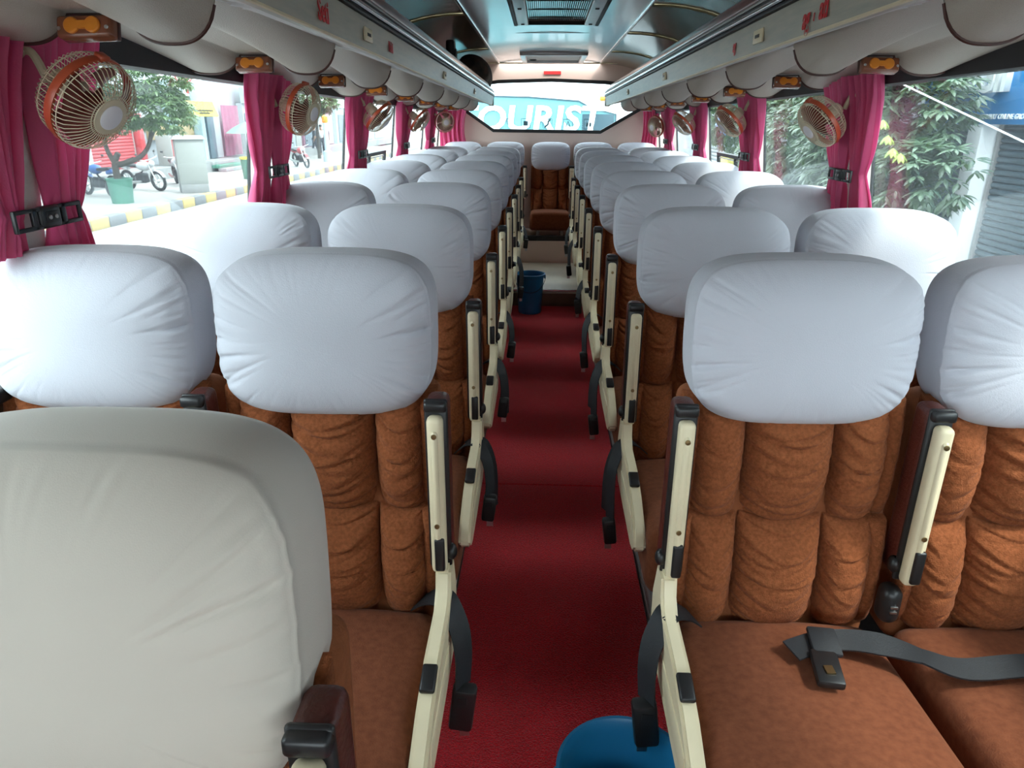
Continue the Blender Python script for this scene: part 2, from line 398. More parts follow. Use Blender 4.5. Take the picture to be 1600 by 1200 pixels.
# air conditioning grille
ac = empty('ceiling_vent', (.02, 4.1, CZ + .018 + SL * 4.1), (SL, 0, 0))
MB().box((0, 0, .012), (.46, 1.46, .004)).build('backing', M['blackband'], ac, smooth=None)
q = MB()
for k in range(30): q.box((-.1595 + .011 * k, 0, .0), (.003, 1.40, .012))
for k in range(5): q.box((0, -.6 + .29 * k, .002), (.33, .006, .008))
tag(q.build('grille', M['grille'], ac, smooth=None), kind='stuff')
for s in (-1, 1):
    MB().rbox((s * .205, 0, -.008), (.07, 1.48, .03), .008).build('side_rail', M['alu'], ac)
    MB().rbox((s * .250, 0, -.004), (.022, 1.52, .04), .006).build('edge_flange', M['blackband'], ac)
    for y in (-.6, 0, .6): MB().box((s * .205, y + .08, -.0245), (.02, .03, .004)).build('clip', M['blackband'], ac, smooth=None)
for s in (-1, 1): MB().rbox((0, s * .735, -.006), (.36, .03, .026), .006).build('end_rail', M['blackband'], ac)
tag(ac, 'dark slatted air conditioning grille in silver frame on glossy ceiling', 'vent')
# rear roof hatch
ht = empty('roof_hatch', (.03, 7.08, CZ + .018 + SL * 7.08), (SL, 0, 0))
for s in (-1, 1):
    MB().rbox((s * .27, 0, -.012), (.05, .80, .035), .01).build('frame_side', M['alu'], ht)
    MB().rbox((0, s * .385, -.012), (.56, .05, .035), .01).build('frame_end', M['alu'], ht)
MB().box((0, 0, -.002), (.5, .74, .006)).build('hatch_lid', M['pillar'], ht, smooth=None)
MB().tube([(-.19 + .03 * math.cos(a), .25 + .03 * math.sin(a), -.012) for a in np.linspace(0, 2 * PI, 14)], .005, 5).build('pull_ring', M['blackband'], ht)
tag(ht, 'pale framed roof hatch with pull ring near rear window', 'hatch')

# ---------------------------------------------------------------- carpets
YS = 2.62
for a, b, lb in ((-.95, YS, 'front piece of the red aisle carpet nearest the camera'), (YS + .004, 5.64, 'rear piece of the red aisle carpet running to the step')):
    nx, nyy = 14, 60
    rs = random.Random(3)
    q = MB().rbox((0, (a + b) / 2, .003), (.60, b - a, .012), .004, 2)
    tag(q.build('carpet_runner', M['carpet'], smooth=None), lb, 'carpet')
# ================================================================== SEATS
ROW0, RP = .4656, .77
def sm(a, b, x):
    t = np.clip((x - a) / (b - a), 0, 1); return t * t * (3 - 2 * t)
def cover_mesh(seed, nth=360, W=.2165, Hh=.151):
    rs = np.random.RandomState(seed)
    t0_ = np.linspace(0, 2 * PI, 6000, endpoint=False)
    c, s_ = np.cos(t0_), np.sin(t0_)
    ex = np.where(s_ > 0, 2 / 4.3, 2 / 4.6)
    ox = W * np.sign(c) * np.abs(c) ** ex; oz = Hh * np.sign(s_) * np.abs(s_) ** ex
    low = np.clip(-oz / Hh, 0, 1)
    ox = ox * (1 - .05 * low ** 2.2); oz = np.where(oz < 0, oz - .010 * (1 - (ox / W) ** 2), oz + .006 * np.cos(ox / W * 1.5 + rs.uniform(-.5, .5)))
    seg = np.hypot(np.diff(ox, append=ox[0]), np.diff(oz, append=oz[0])); cl = np.concatenate([[0], np.cumsum(seg)[:-1]]); tot = seg.sum()
    at = np.linspace(0, tot, nth, endpoint=False)
    ox = np.interp(at, cl, ox); oz = np.interp(at, cl, oz); th = at / tot * 2 * PI
    sidew = sm(.70, .97, np.abs(ox) / W)
    prof = [(0, 0), (.1, 0), (.25, .0008), (.4, .003), (.5, .005), (.58, .0075), (.66, .011), (.72, .0145), (.77, .0175), (.82, .0215), (.86, .0258), (.895, .0308),
            (.925, .036), (.948, .0415), (.963, .0465), (.974, .0510), (.982, .0520), (.979, .0555), (.986, .066), (.995, .085), (1.0, .105), (.998, .125), (.985, .145), (.955, .162), (.9, .173), (.7, .181), (.35, .184), (0, .185)]
    cre = [(rs.uniform(0, 2 * PI), rs.choice((.12, .2, .3, .45)) * rs.uniform(.8, 1.3), rs.uniform(.0016, .0050), rs.uniform(.016, .036), rs.uniform(-.25, .25)) for _ in range(150)]
    V = []
    for (r, y) in prof:
        d = np.zeros(nth)
        if .3 < r and y < .06:
            for (t0, ln, am, wd, dr) in cre:
                if (1 - r) < ln:
                    k = 1 - (1 - r) / ln
                    dt = (th - (t0 + dr * (1 - r)) + PI) % (2 * PI) - PI
                    d += am * (.12 + sidew) * math.sqrt(k) * (1 if r < .94 else .5) * np.exp(-(dt / wd) ** 2)
        yt = y
        if y <= .0521: yt = .080 * (1 - (1 - min(r, .99) ** 3) ** .6)
        elif y < .06: yt = .074
        elif y < .07: yt = .079
        elif y < .09: yt = .090
        wt = sm(.45, .95, oz / Hh) * sm(1.02, .80, np.abs(ox) / W)
        yy = y + (yt - y) * wt
        for i in range(nth):
            x, z = ox[i] * r, oz[i] * r
            lean = z * .10
            bul = .004 * math.sin(9 * x + seed) * math.cos(8 * z + seed * 2) * (1 if y < .06 else 0)
            V.append((x, yy[i] + d[i] + lean + bul, z))
    F = []
    n = nth
    for j in range(len(prof) - 1):
        for i in range(n):
            k = (i + 1) % n
            F.append((j * n + i, j * n + k, (j + 1) * n + k, (j + 1) * n + i))
    m = MB(); m.add(V, F)
    return m.mesh('headrest_cover', 80)
def quilt_mesh(w, h, T, seed, n=40, sag=.020, amp=.013):
    """one padded panel: pillow profile, gathered creases sagging from seam to seam"""
    rs = np.random.RandomState(seed)
    q = np.linspace(-1, 1, n); q = np.sign(q) * np.abs(q) ** .85
    U, Vv = np.meshgrid(q, q)
    t = np.maximum(0, 1 - np.abs(U) ** 2.4) ** .5 * np.maximum(0, 1 - np.abs(Vv) ** 2.2) ** .5
    D = np.zeros_like(U)
    k = 9
    for sd in (-1, 1):
        for a in range(k):
            v0 = -.92 + 1.9 * (a + rs.uniform(.1, .9)) / k
            ln = rs.choice((.35, .5, .8, 1.3)) * rs.uniform(.8, 1.2); am = rs.uniform(.35, 1.0) * amp; wd = rs.uniform(.020, .045); sg = rs.uniform(.25, .75) * (.6 if v0 < -.5 else 1)
            e = 1 - sd * U
            vk = v0 - sg * .42 * np.sin(np.minimum(e, 1.4) * PI / 2 * .8)
            fade = np.clip(1 - e / (ln * 1.5), 0, 1) ** .7
            dv = (Vv - vk) / wd
            D += am * fade * (np.exp(-np.abs(dv)) - .45 * np.exp(-((dv - 2.6) / 1.6) ** 2))
    s1 = np.where(Vv < 0, np.abs(Vv), .45 * (1 - .2 * Vv))
    Z = h / 2 * Vv - sag * (1 - U * U) * s1
    X = w / 2 * U * (1 - .035 * Vv * Vv)
    Y = -T * t * (1 - .10 * Vv) + D * np.minimum(1, t * 2.2) + np.where(t < .05, .014, 0)
    V = np.stack([X, Y, Z], -1).reshape(-1, 3)
    F = [(b * n + a, b * n + a + 1, (b + 1) * n + a + 1, (b + 1) * n + a) for b in range(n - 1) for a in range(n - 1)]
    m = MB(); m.add([tuple(p) for p in V.tolist()], F); return m.mesh('quilted_panel', 75)

def shell_body(p):          # lean of the back with height
    return Vector((p.x, p.y + (p.z - .47) * .10, p.z))
ME = {}
ME['cover'] = [cover_mesh(k) for k in (1, 2, 3)]
cols = [(-.140, .106), (0, .178), (.140, .106)]
def add_quilts(hi, sd):
    n = 88 if hi else 16
    out = []
    for r, (zc, h) in enumerate(((.812, .275), (.556, .262))):
        for cI, (xc, w) in enumerate(cols): out.append((quilt_mesh(w, h, .084 if cI == 1 else .076, sd * 50 + r * 10 + cI, n), xc, zc))
    gs = []
    for r, (zc, h) in enumerate(((.812, .262), (.556, .255))):
        for xc in (-.199, .199): gs.append((quilt_mesh(.040, h, .036, sd * 50 + 30 + r + (xc > 0), 36 if hi else 10, sag=.004, amp=.005), xc, zc))
    return out, gs
QH = [add_quilts(True, k) for k in (1, 2, 3)]
QL = [add_quilts(False, k) for k in (4,)]
bod = MB().rbox((0, .10, .655), (.43, .10, .55), .03, 4, fn=shell_body).rbox((0, .11, 1.0), (.34, .08, .26), .03, 3, fn=shell_body)
ME['body'] = bod.mesh('seat_back', 60)
def cush(p):
    f = max(0, -(p.y) / .45)
    z = p.z + (.03 * f if p.z > .38 else 0)
    crown = .012 * math.cos(min(1, abs(p.x) / .22) * PI / 2) if p.z > .38 else 0
    return Vector((p.x, p.y, z + crown))
def cushion_mesh():
    bm = bmesh.new(); bmesh.ops.create_cube(bm, size=1)
    for v in bm.verts: v.co = Vector((v.co.x * .436, v.co.y * .50, v.co.z * .17))
    bmesh.ops.bevel(bm, geom=list(bm.edges), offset=.045, segments=6, profile=.55, affect='EDGES')
    bmesh.ops.subdivide_edges(bm, edges=[e for e in bm.edges if e.calc_length() > .15], cuts=10, use_grid_fill=True)
    m = MB(); bm.verts.index_update()
    m.add([cush(v.co + Vector((0, -.215, .355))) for v in bm.verts], [[v.index for v in f.verts] for f in bm.faces]); bm.free()
    return m.mesh('seat_cushion', 70)
ME['cushion'] = cushion_mesh()
pip = MB().tube([(-.185, -.455 + .0, .49), (-.19, -.2, .478), (-.19, .0, .468)], .0016, 5)
def arm_meshes(s):
    """raised armrest, local origin at arm centre x; s = side that faces the aisle (-1: aisle at -x)"""
    d = {}
    d['armrest'] = MB().rbox((0, -.018, .757), (.031, .030, .345), .010, 3).rbox((0, -.030, .76), (.015, .016, .29), .007, 2).mesh('armrest', 50)
    d['pad'] = MB().rbox((0, .030, .768), (.044, .060, .372), .014, 3).mesh('armrest_pad', 50)
    d['rim'] = MB().rbox((0, .000, .770), (.046, .010, .376), .006, 2).rbox((0, -.006, .945), (.044, .022, .022), .006, 2).mesh('rim', 50)
    d['screw'] = MB().lathe([(.0055, 0), (.005, .002), (.0, .0025)], 10, Matrix.Translation((0, -.038, 0)) @ Matrix.Rotation(PI / 2, 4, 'X')).mesh('screw', 50)
    d['latch'] = MB().rbox((.003, -.034, .632), (.020, .012, .075), .004, 2).mesh('latch_plate', 50)
    d['mark'] = MB().box((.003, -.0405, .650), (.006, .002, .016)).box((.003, -.0405, .655), (.011, .002, .004)).box((.003, -.0405, .612), (.008, .002, .022)).mesh('latch_mark', None)
    d['pivot'] = MB().ell((s * .022, .005, .615), (.012, .016, .018), 12, 8).mesh('pivot_cap', 60)
    poly = [(.02, .585), (-.035, .585), (-.045, .545), (-.075, .52), (-.20, .512), (-.30, .485), (-.39, .445), (-.425, .415), (-.43, .40), (-.405, .375), (-.36, .365), (-.15, .370), (-.02, .375), (.045, .42), (.05, .50)]
    q = MB().prism(poly, -.016, .016, 'x')
    bm = bmesh.new(); me = bpy.data.meshes.new('x'); me.from_pydata(q.v, [], q.f); bm.from_mesh(me)
    bmesh.ops.recalc_face_normals(bm, faces=bm.faces)
    bmesh.ops.bevel(bm, geom=[e for e in bm.edges], offset=.006, segments=2, affect='EDGES'); bm.to_mesh(me); bm.free()
    me.polygons.foreach_set('use_smooth', [True] * len(me.polygons)); me.set_sharp_from_angle(angle=R(50))
    me.name = 'side_panel'; d['side'] = me
    d['insert'] = MB().rbox((0, -.245, .506), (.028, .055, .012), .004, 2, rot=(.24, 0, 0)).mesh('side_insert', 50)
    d['recess'] = MB().rbox((s * .0165, -.22, .43), (.004, .26, .05), .0018, 2).mesh('side_recess', 50)
    return d
ARM = {-1: arm_meshes(-1), 1: arm_meshes(1)}
leg = MB().rbox((0, -.02, .165), (.035, .05, .32), .008, 2).rbox((0, -.18, .025), (.04, .40, .04), .008, 2).rbox((0, -.36, .165), (.035, .045, .32), .008, 2)
ME['leg'] = leg.mesh('leg', 50)
ME['rail'] = MB().box((0, -.03, .315), (.40, .04, .03)).box((0, -.38, .315), (.40, .04, .03)).mesh('frame_rail', None)

def ribbon(path, wdir, w, th=.003):
    """flat strap along path; wdir = list or one vector giving the width direction"""
    m = MB(); n = len(path); P = [Vector(p) for p in path]; V = []
    for i, p in enumerate(P):
        t = (P[min(i + 1, n - 1)] - P[max(i - 1, 0)]).normalized()
        wd = Vector(wdir[i] if isinstance(wdir, list) else wdir); wd = (wd - t * wd.dot(t)).normalized()
        nn = t.cross(wd)
        for a, b in ((-1, -1), (1, -1), (1, 1), (-1, 1)): V.append(p + wd * (a * w / 2) + nn * (b * th / 2))
    F = []
    for i in range(n - 1):
        for k in range(4): F.append((i * 4 + k, i * 4 + (k + 1) % 4, (i + 1) * 4 + (k + 1) % 4, (i + 1) * 4 + k))
    F += [(3, 2, 1, 0), tuple((n - 1) * 4 + k for k in range(4))]
    m.add(V, F); return m
def smooth_path(pts, k=6):
    P = [Vector(p) for p in pts]; out = []
    for i in range(len(P) - 1):
        p0, p1, p2, p3 = P[max(i - 1, 0)], P[i], P[i + 1], P[min(i + 2, len(P) - 1)]
        for j in range(k):
            t = j / k
            out.append(.5 * ((2 * p1) + (p2 - p0) * t + (2 * p0 - 5 * p1 + 4 * p2 - p3) * t * t + (3 * p1 - p0 - 3 * p2 + p3) * t ** 3))
    out.append(P[-1]); return out

rowname = ['first', 'second', 'third', 'fourth', 'fifth', 'sixth', 'seventh', 'eighth', 'ninth']
def make_seat(s, var, hi, aisle, cover_mat='cover'):
    """s: -1 left side of the picture, +1 right; the aisle lies at -s * x"""
    a = -s
    root = empty('bus_seat')
    put('seat_back', ME['body'], M['suede_side'], root)
    Q, G = (QH[var % 3] if hi else QL[0])
    for me, x, z in Q:
        o = put('quilted_panel', me, M['suede'], root); o.location = (x, .062 + (z - .47) * .10, z)
    for me, x, z in G:
        o = put('side_gusset', me, M['suede'], root); o.location = (x, .050 + (z - .47) * .10, z)
    put('seat_cushion', ME['cushion'], M['suede2'], root)
    c = put('headrest_cover', ME['cover'][var % 3], None, root); c.location = (0, .012, 1.051)
    if not c.data.materials: c.data.materials.append(M['cover'])
    d = ARM[a]
    ar = put('armrest', d['armrest'], M['cream'], root); ar.location = (a * .2265, 0, -.008)
    put('armrest_pad', d['pad'], M['maroon'], ar); put('rim', d['rim'], M['black'], ar)
    for z in (.895, .70):
        o = put('screw', d['screw'], M['brass'], ar); o.location.z = z
    la = put('latch_plate', d['latch'], M['black'], ar)
    put('pivot_cap', d['pivot'], M['black'], ar)
    if aisle:
        sp = put('side_panel', d['side'], M['cream'], root); sp.location.x = a * .2345
        put('side_insert', d['insert'], M['black'], sp); put('side_recess', d['recess'], M['cream'], sp)
    for x in (-.13, .13):
        o = put('leg', ME['leg'], M['greymetal'], root); o.location.x = x
    put('frame_rail', ME['rail'], M['darkmetal'], root)
    return root
def belt_for(root, a, seed, row):
    rs = random.Random(seed)
    dy = rs.uniform(-.02, .02); big = row == 1; w = .052 if big else .042
    drop = .36 if big else rs.uniform(.29, .42)
    p = [(a * .17, .005 + dy, .465), (a * .205, -.025 + dy, .505), (a * .240, -.055 + dy, .520), (a * .270, -.085 + dy, .475), (a * .280, -.105 + dy, .42), (a * .278, -.12 + dy, drop)]
    ribbon(smooth_path(p, 5), (a * .45, .8, .15), w).build('belt_strap', M['belt'], root)
    k = 1.25 if big else 1
    b = MB().rbox((a * .278, -.125 + dy, drop - .04 * k), (.040 * k, .034, .085 * k), .008, 2, rot=(0, a * .12, 0)).build('belt_buckle', M['black'], root)
    MB().box((a * .278, -.143 + dy, drop - .02), (.022, .002, .014)).build('buckle_button', M['darkmetal'], b)
    MB().box((a * .280, -.125 + dy, drop - .04 * k - .05 * k), (.020, .004, .03)).build('buckle_tongue', M['steel'], b)
    if row in (2, 3, 6):
        q = [(a * .20, .02, .49), (a * .255, -.03, .51), (a * .285, -.03, .42), (a * .287, -.02, .31 - rs.uniform(0, .05))]
        ribbon(smooth_path(q, 5), (a * .5, .8, .1), .032).build('belt_strap', M['belt'], root)

SX, WX = .460, .930
protos = {}
def get_proto(s, var, hi, aisle):
    k = (s, var if hi else 0, hi, aisle)
    if k not in protos: protos[k] = [make_seat(s, var, hi, aisle), False]
    p = protos[k]
    if not p[1]: p[1] = True; return p[0]
    return copy_tree(p[0])
SEATS = {}
todo = []
for row in range(0, 9):
    for s in (-1, 1):
        if row == 0 and s == 1: continue
        for aisle in (True, False):
            if row == 0 and not aisle: continue
            todo.append((row, s, aisle))
for (row, s, aisle) in todo:
    hi = row <= 3
    o = get_proto(s, row % 3, hi, aisle)
    o.location = (s * (SX if aisle else WX) - (.008 if s < 0 else 0), ROW0 + RP * row, 0)
    where = 'left' if s < 0 else 'right'
    SEATS[(row, s, aisle)] = o
    if row == 0: lb = 'brown seat under the huge warm-lit white cover filling the lower left corner'
    else:
        nth = rowname[row if (s < 0 and aisle) else row - 1] if row < 8 else 'last'
        lb = 'brown quilted seat with white cover, %s %s seat from the front on the %s' % (nth, 'aisle' if aisle else 'window', where)
    tag(o, lb, 'bus seat', 'white covered bus seats in rows')
for (row, s, aisle), o in SEATS.items():
    if aisle and row >= 1 and (row, s) not in ((5, -1), (7, -1), (6, 1)): belt_for(o, -s, row * 7 + s, row)
# the nearest seat's white cover, warm light painted in as a beige tint
for ch in SEATS[(0, -1, True)].children:
    if ch.name.startswith('headrest_cover'):
        me = ch.data.copy(); me.materials.clear(); me.materials.append(M['cover_warmlit']); ch.data = me; ch.location = (0, -.012, .998); ch.scale = (.97, 1.1, 1.16)
# belt lying on the first right seats, socket between them
o = SEATS[(1, 1, True)]
p = [(-.005 + .0, -.115, .482), (.05, -.095, .487), (.11, -.085, .487), (.17, -.10, .492), (.235, -.13, .492), (.30, -.155, .487), (.42, -.14, .487), (.60, -.12, .48)]
wd = [(0, 1, .1), (0, 1, .1), (.1, 1, .2), (.2, 1, .3), (.35, .8, -.1), (.35, .9, .1), (0, 1, .15), (0, 1, 0)]
SP = smooth_path(p, 6); WD = []
for i in range(len(SP)):
    t = i / 6; k = min(int(t), len(wd) - 2); f = t - k
    WD.append(tuple(np.array(wd[k]) * (1 - f) + np.array(wd[k + 1]) * f))
ribbon(SP[:25], WD[:25], .05, .004).build('belt_strap', M['belt'], o)
o2 = SEATS[(1, 1, False)]
ribbon([q - Vector((WX - SX, 0, 0)) for q in SP[24:]], WD[24:], .05, .004).build('belt_strap', M['belt'], o2)
b = MB().rbox((.045, -.165, .486), (.05, .085, .018), .006, 2, rot=(.05, 0, -.15)).build('belt_buckle', M['black'], o)
MB().box((.043, -.178, .496), (.016, .02, .003)).build('buckle_label', M['brass'], b)
MB().rbox((.062, -.10, .494), (.055, .07, .012), .005, 2, rot=(.1, 0, -.1)).build('buckle_sleeve', M['belt'], o)
MB().prism([(.13, 1.0), (.235, 1.0), (.235, .86), (.205, .745), (.19, .74), (.13, .9)], .145, .152, 'y').build('cover_flap', M['cover'], o)
us = MB().rbox((.222, -.005, .52), (.042, .05, .085), .02, 4).build('charging_socket', M['black'], o)
for k in (0, 1): MB().box((.222, -.031, .525 - k * .012), (.014, .003, .004)).build('port', M['steel'], us)

# rear bench: five seats on the raised step
for k, (x, lb) in enumerate(((-.86, 'back row corner seat below the left rear curtain'), (-.43, 'back row seat just left of the middle back seat'), (.03, 'middle back row seat facing down the aisle'),
                             (.455, 'back row seat just right of the middle back seat'), (.89, 'back row corner seat below the right rear curtain'))):
    o = get_proto(-1 if x < .0 else 1, 0, k == 2, False) if k != 2 else make_seat(-1, 1, True, False)
    o.location = (x, 7.36, .20); o.scale = (.90, 1, .85)
    tag(o, lb + ', white cover', 'bus seat', 'white covered bus seats in rows')
# ================================================================== OVERHEAD RACKS
UN = [ROW0 + RP * k + .135 for k in range(0, 9)]       # one bay (and lamp) per seat row
ZT, ZB = 1.672, 1.592
def swag_z(x, t):
    def lobe(c, hw):
        d = abs(x - c) / hw
        return (1 - d ** 2.6) ** .55 if d < 1 else 0
    g = max(lobe(.722, .086), lobe(1.000, .098))
    if .76 < x < .95: g = max(g, .40)
    f = t ** 1.5
    return ZT - (ZT - ZB) * g * f
M['swagbutton'] = M['swag']
for s, nm in ((-1, 'left'), (1, 'right')):
    rk = empty('luggage_rack', (0, 0, 0), (SL, 0, 0))
    Y0, Y1 = -.9, 6.96
    L_ = Y1 - Y0; YC = (Y0 + Y1) / 2
    fa = MB().hexa([(s * .522, Y0, 1.641), (s * .545, Y0, 1.641), (s * .545, Y1, 1.641), (s * .522, Y1, 1.641), (s * .512, Y0, 1.716), (s * .545, Y0, 1.716), (s * .545, Y1, 1.716), (s * .512, Y1, 1.716)]).build('fascia', M['fascia'], rk, smooth=None)
    MB().tube([(s * .524, Y0, 1.642), (s * .524, Y1, 1.642)], .004, 6).build('edge_bead', M['cream'], rk)
    MB().rbox((s * .512, YC, 1.722), (.022, L_, .010), .003, 2).build('rail', M['darkmetal'], rk)
    MB().rbox((s * .508, YC, 1.735), (.024, L_, .014), .006, 3).build('rail', M['chrome'], rk)
    MB().rbox((s * .512, YC, 1.747), (.020, L_, .008), .003, 2).build('rail', M['darkmetal'], rk)
    MB().rbox((s * .516, YC, 1.757), (.022, L_, .010), .004, 3).build('rail', M['greymetal'], rk)
    MB().rbox((s * .528, YC, 1.782), (.026, L_, .036), .010, 3).build('top_trim', M['wood'], rk)
    MB().box((s * .79, YC, 1.722), (.50, L_, .012)).build('shelf', M['cove_brown'], rk, smooth=None)
    MB().rbox((s * .535, Y1 + .012, 1.70), (.05, .024, .13), .008, 2).build('end_cap', M['fascia'], rk)
    # flat fabric underside with gathered folds at each button
    rs = np.random.RandomState(5)
    def under(u, v):
        x = .530 + .55 * u; y = Y0 + L_ * v
        z = 1.645 + (ZT - 1.645) * min(1, u / .22)
        ph = min(abs(y - q) for q in UN)
        near = min(((y - q - .05) for q in UN), key=abs)
        fold = math.exp(-((u - .16) / .10) ** 2) * math.exp(-(near / .11) ** 2) * .006 * math.sin(near * 150)
        return (s * x, y, z + fold)
    MB().grid(under, 26, 440).build('underside_panel', M['swagpanel'], rk)
    for k, yu in enumerate(UN):
        ya = yu - RP + .07
        nx = 56
        def sf(u, v):
            x = .605 + .492 * u; t = v
            return (s * x, ya + (yu - ya) * t, swag_z(x, t))
        m = MB().grid(sf, nx, 18)
        m.grid(lambda u, v: (s * (.605 + .492 * u), yu + .004, swag_z(.605 + .492 * u, 1) * (1 - v) + (ZT + .002) * v), nx, 2)
        sw = m.build('padded_swag', M['swag'], rk, smooth=70)
        pp = [(s * x, yu + .002, swag_z(x, 1) - .001) for x in np.linspace(.638, 1.094, 60)]
        MB().tube(pp, .0042, 6).build('piping', M['piping'], sw)
        MB().ell((s * .622, yu + .02, ZT - .004), (.013, .012, .007), 10, 6).build('button', M['swag'], sw)
    # small slotted plates and lettering on the fascia
    for yy in ([2.03, 3.57, 5.11] if s < 0 else [2.06, 3.60, 5.14]):
        pl = MB().rbox((s * .514, yy, 1.678), (.006, .085, .034), .003, 2).build('slot_plate', M['cream'], fa)
        for k in range(3): MB().box((s * .5105, yy - .014 + .014 * k, 1.678), (.002, .009, .008)).build('slot', M['black'], pl, smooth=None)
    def fl(txt, y, z, size, xs=.75):
        me = text_mesh(txt, size, .0006, .0012, 0, xs)
        o = put('lettering', me, M['red'], fa)
        o.rotation_euler = (PI / 2, 0, PI / 2 if s < 0 else -PI / 2); o.location = (s * .5145, y, z)
        return o
    if s < 0:
        fl('Seti', 1.63, 1.678, .062, .85); fl('Mahi', 2.33, 1.676, .040, .8)
    else:
        fl('ag', 1.70, 1.672, .062, .8); fl('ati', 1.60, 1.680, .062, .8); fl('ı', 1.652, 1.672, .03); fl('ag', 2.31, 1.678, .046, .8)
    tag(rk, 'long overhead luggage rack with padded cream underside along the %s windows' % nm, 'luggage rack', 'overhead luggage racks')

# reading lamps with orange lenses, one under each padded bay
def make_lamp():
    r = empty('reading_lamp')
    MB().rbox((0, 0, 0), (.098, .030, .038), .006, 3).build('housing', M['lampbody'], r)
    MB().rbox((0, .014, .004), (.102, .012, .042), .004, 2).build('mounting_plate', M['piping'], r)
    q = MB()
    T = Matrix.Translation((0, -.0145, 0)) @ Matrix.Rotation(PI / 2, 4, 'X')
    for k in (-1, 1): q.lathe([(.0140, 0), (.0140, .004), (.012, .006), (0, .007)], 20, T @ Matrix.Translation((k * .019, 0, 0)))
    q.box((0, -.0175, 0), (.03, .006, .013))
    q.build('lens', M['orange'], r)
    for k in (-1, 1):
        o = MB().lathe([(.004, 0), (.003, .002), (0, .002)], 8, Matrix.Translation((k * .043, -.0145, -.004)) @ Matrix.Rotation(PI / 2, 4, 'X')).build('screw', M['steel'], r)
    return r
lp = None
ordn = ['nearest', 'second nearest', 'third nearest', 'fourth nearest', 'fifth nearest', 'sixth nearest', 'seventh nearest', 'farthest']
for s in (-1, 1):
    for k, yu in enumerate(UN[1:]):
        o = make_lamp() if lp is None else copy_tree(lp)
        lp = lp or o
        o.location = (s * .862, yu - .004, 1.612 + SL * yu); o.rotation_euler = (-.30, .03 * s, 0)
        tag(o, 'brown reading lamp with two orange lenses, %s on the %s side' % (ordn[k], 'left' if s < 0 else 'right'), 'lamp', 'reading lamps under the racks')

# things on the left rack: rolled blanket, black speaker
def blanket(u, v):
    a = 2 * PI * u; y = 5.95 + .85 * v
    r = .125 * (1 - .9 * abs(2 * v - 1) ** 9) * (1 + .05 * math.sin(3 * a + 5 * v) + .03 * math.sin(11 * v))
    return (-.62 + 1.0 * r * math.cos(a), y, 1.865 + r * math.sin(a) * 1.05 + SL * y)
bl = MB().grid(blanket, 28, 20, True).build('rolled_blanket', M['bundle'])
tag(bl, 'dark patterned rolled blanket lying at the rear of the left rack', 'blanket')
spk = empty('speaker', (-.60, 4.55, 1.79 + SL * 4.55))
MB().rbox((0, 0, .06), (.05, .10, .16), .015, 3).build('cabinet', M['black'], spk)
MB().lathe([(.035, 0), (.035, .008), (.02, .004), (0, .006)], 16, Matrix.Translation((.025, 0, .06)) @ Matrix.Rotation(PI / 2, 4, 'Y')).build('cone', M['darkmetal'], spk)
tag(spk, 'small black speaker standing on the left luggage rack', 'speaker')

# ================================================================== CURTAINS
def curtain(s, yp, dirn, seed, ztop, zbot, wtop=.21, wtie=.075, wbot=.17, xo=0):
    """one gathered panel beside a pillar; dirn -1 before it (nearer the camera), +1 behind"""
    rs = random.Random(seed); n = 120; nz = 40; ztie = 1.262 + rs.uniform(-.006, .006)
    ph = rs.uniform(0, 6); fr = rs.choice((6, 7, 7.5)); yin = .012
    def fn(u, v):
        z = ztop + (zbot - ztop) * v
        if z > ztie:
            k = (z - ztie) / (ztop - ztie); w = wtie + (wtop - wtie) * (k ** .75); yc = .050 * (1 - k) + yin * k
        else:
            k = min(1, (ztie - z) / .26); w = wtie + (wbot - wtie) * k ** .8; yc = .055 - .02 * k
        a = math.exp(-((z - ztie) / .06) ** 2)
        amp = .027 - .012 * a
        p = u * fr * 2 * PI + ph + .8 * math.sin(z * 7 + seed)
        dx = amp * .8 * math.sin(p) + .007 * math.sin(1.7 * p + 1 + 5 * z) - .01 * a * math.cos(PI * (u - .5))
        y = yp + dirn * (yc + w * u) + .010 * math.cos(p + .6)
        x = wx(z) - .062 + dx * .9 + xo - .012 * sm(1.5, 1.62, z)
        return (s * x, y, z)
    m = MB().grid(fn, n, nz); return m
ctn = ['nearest', 'second nearest', 'third nearest', 'fourth nearest', 'fifth nearest']
tie_proto = {}
def make_tie(s):
    r = empty('curtain_tie')
    b = MB().rbox((0, 0, 0), (.018, .062, .044), .008, 3).build('clasp', M['black'], r)
    MB().rbox((-s * .009, .0, 0), (.004, .036, .022), .001, 2).build('clasp_recess', M['darkmetal'], b)
    for k in (-1, 1): MB().lathe([(.005, 0), (.004, .003), (0, .003)], 10, Matrix.Translation((-s * .010, k * .009, 0)) @ Matrix.Rotation(-s * PI / 2, 4, 'Y')).build('screw', M['greymetal'], b)
    for k in (-1, 1):
        q = MB()
        for z in (-.017, .017): q.rbox((-s * .002, k * .062, z), (.008, .075, .008), .002, 2)
        q.rbox((-s * .002, k * .098, 0), (.008, .007, .042), .002, 2)
        q.rbox((-s * .002, k * .044, 0), (.008, .014, .042), .002, 2)
        q.build('loop', M['black'], r)
    return r
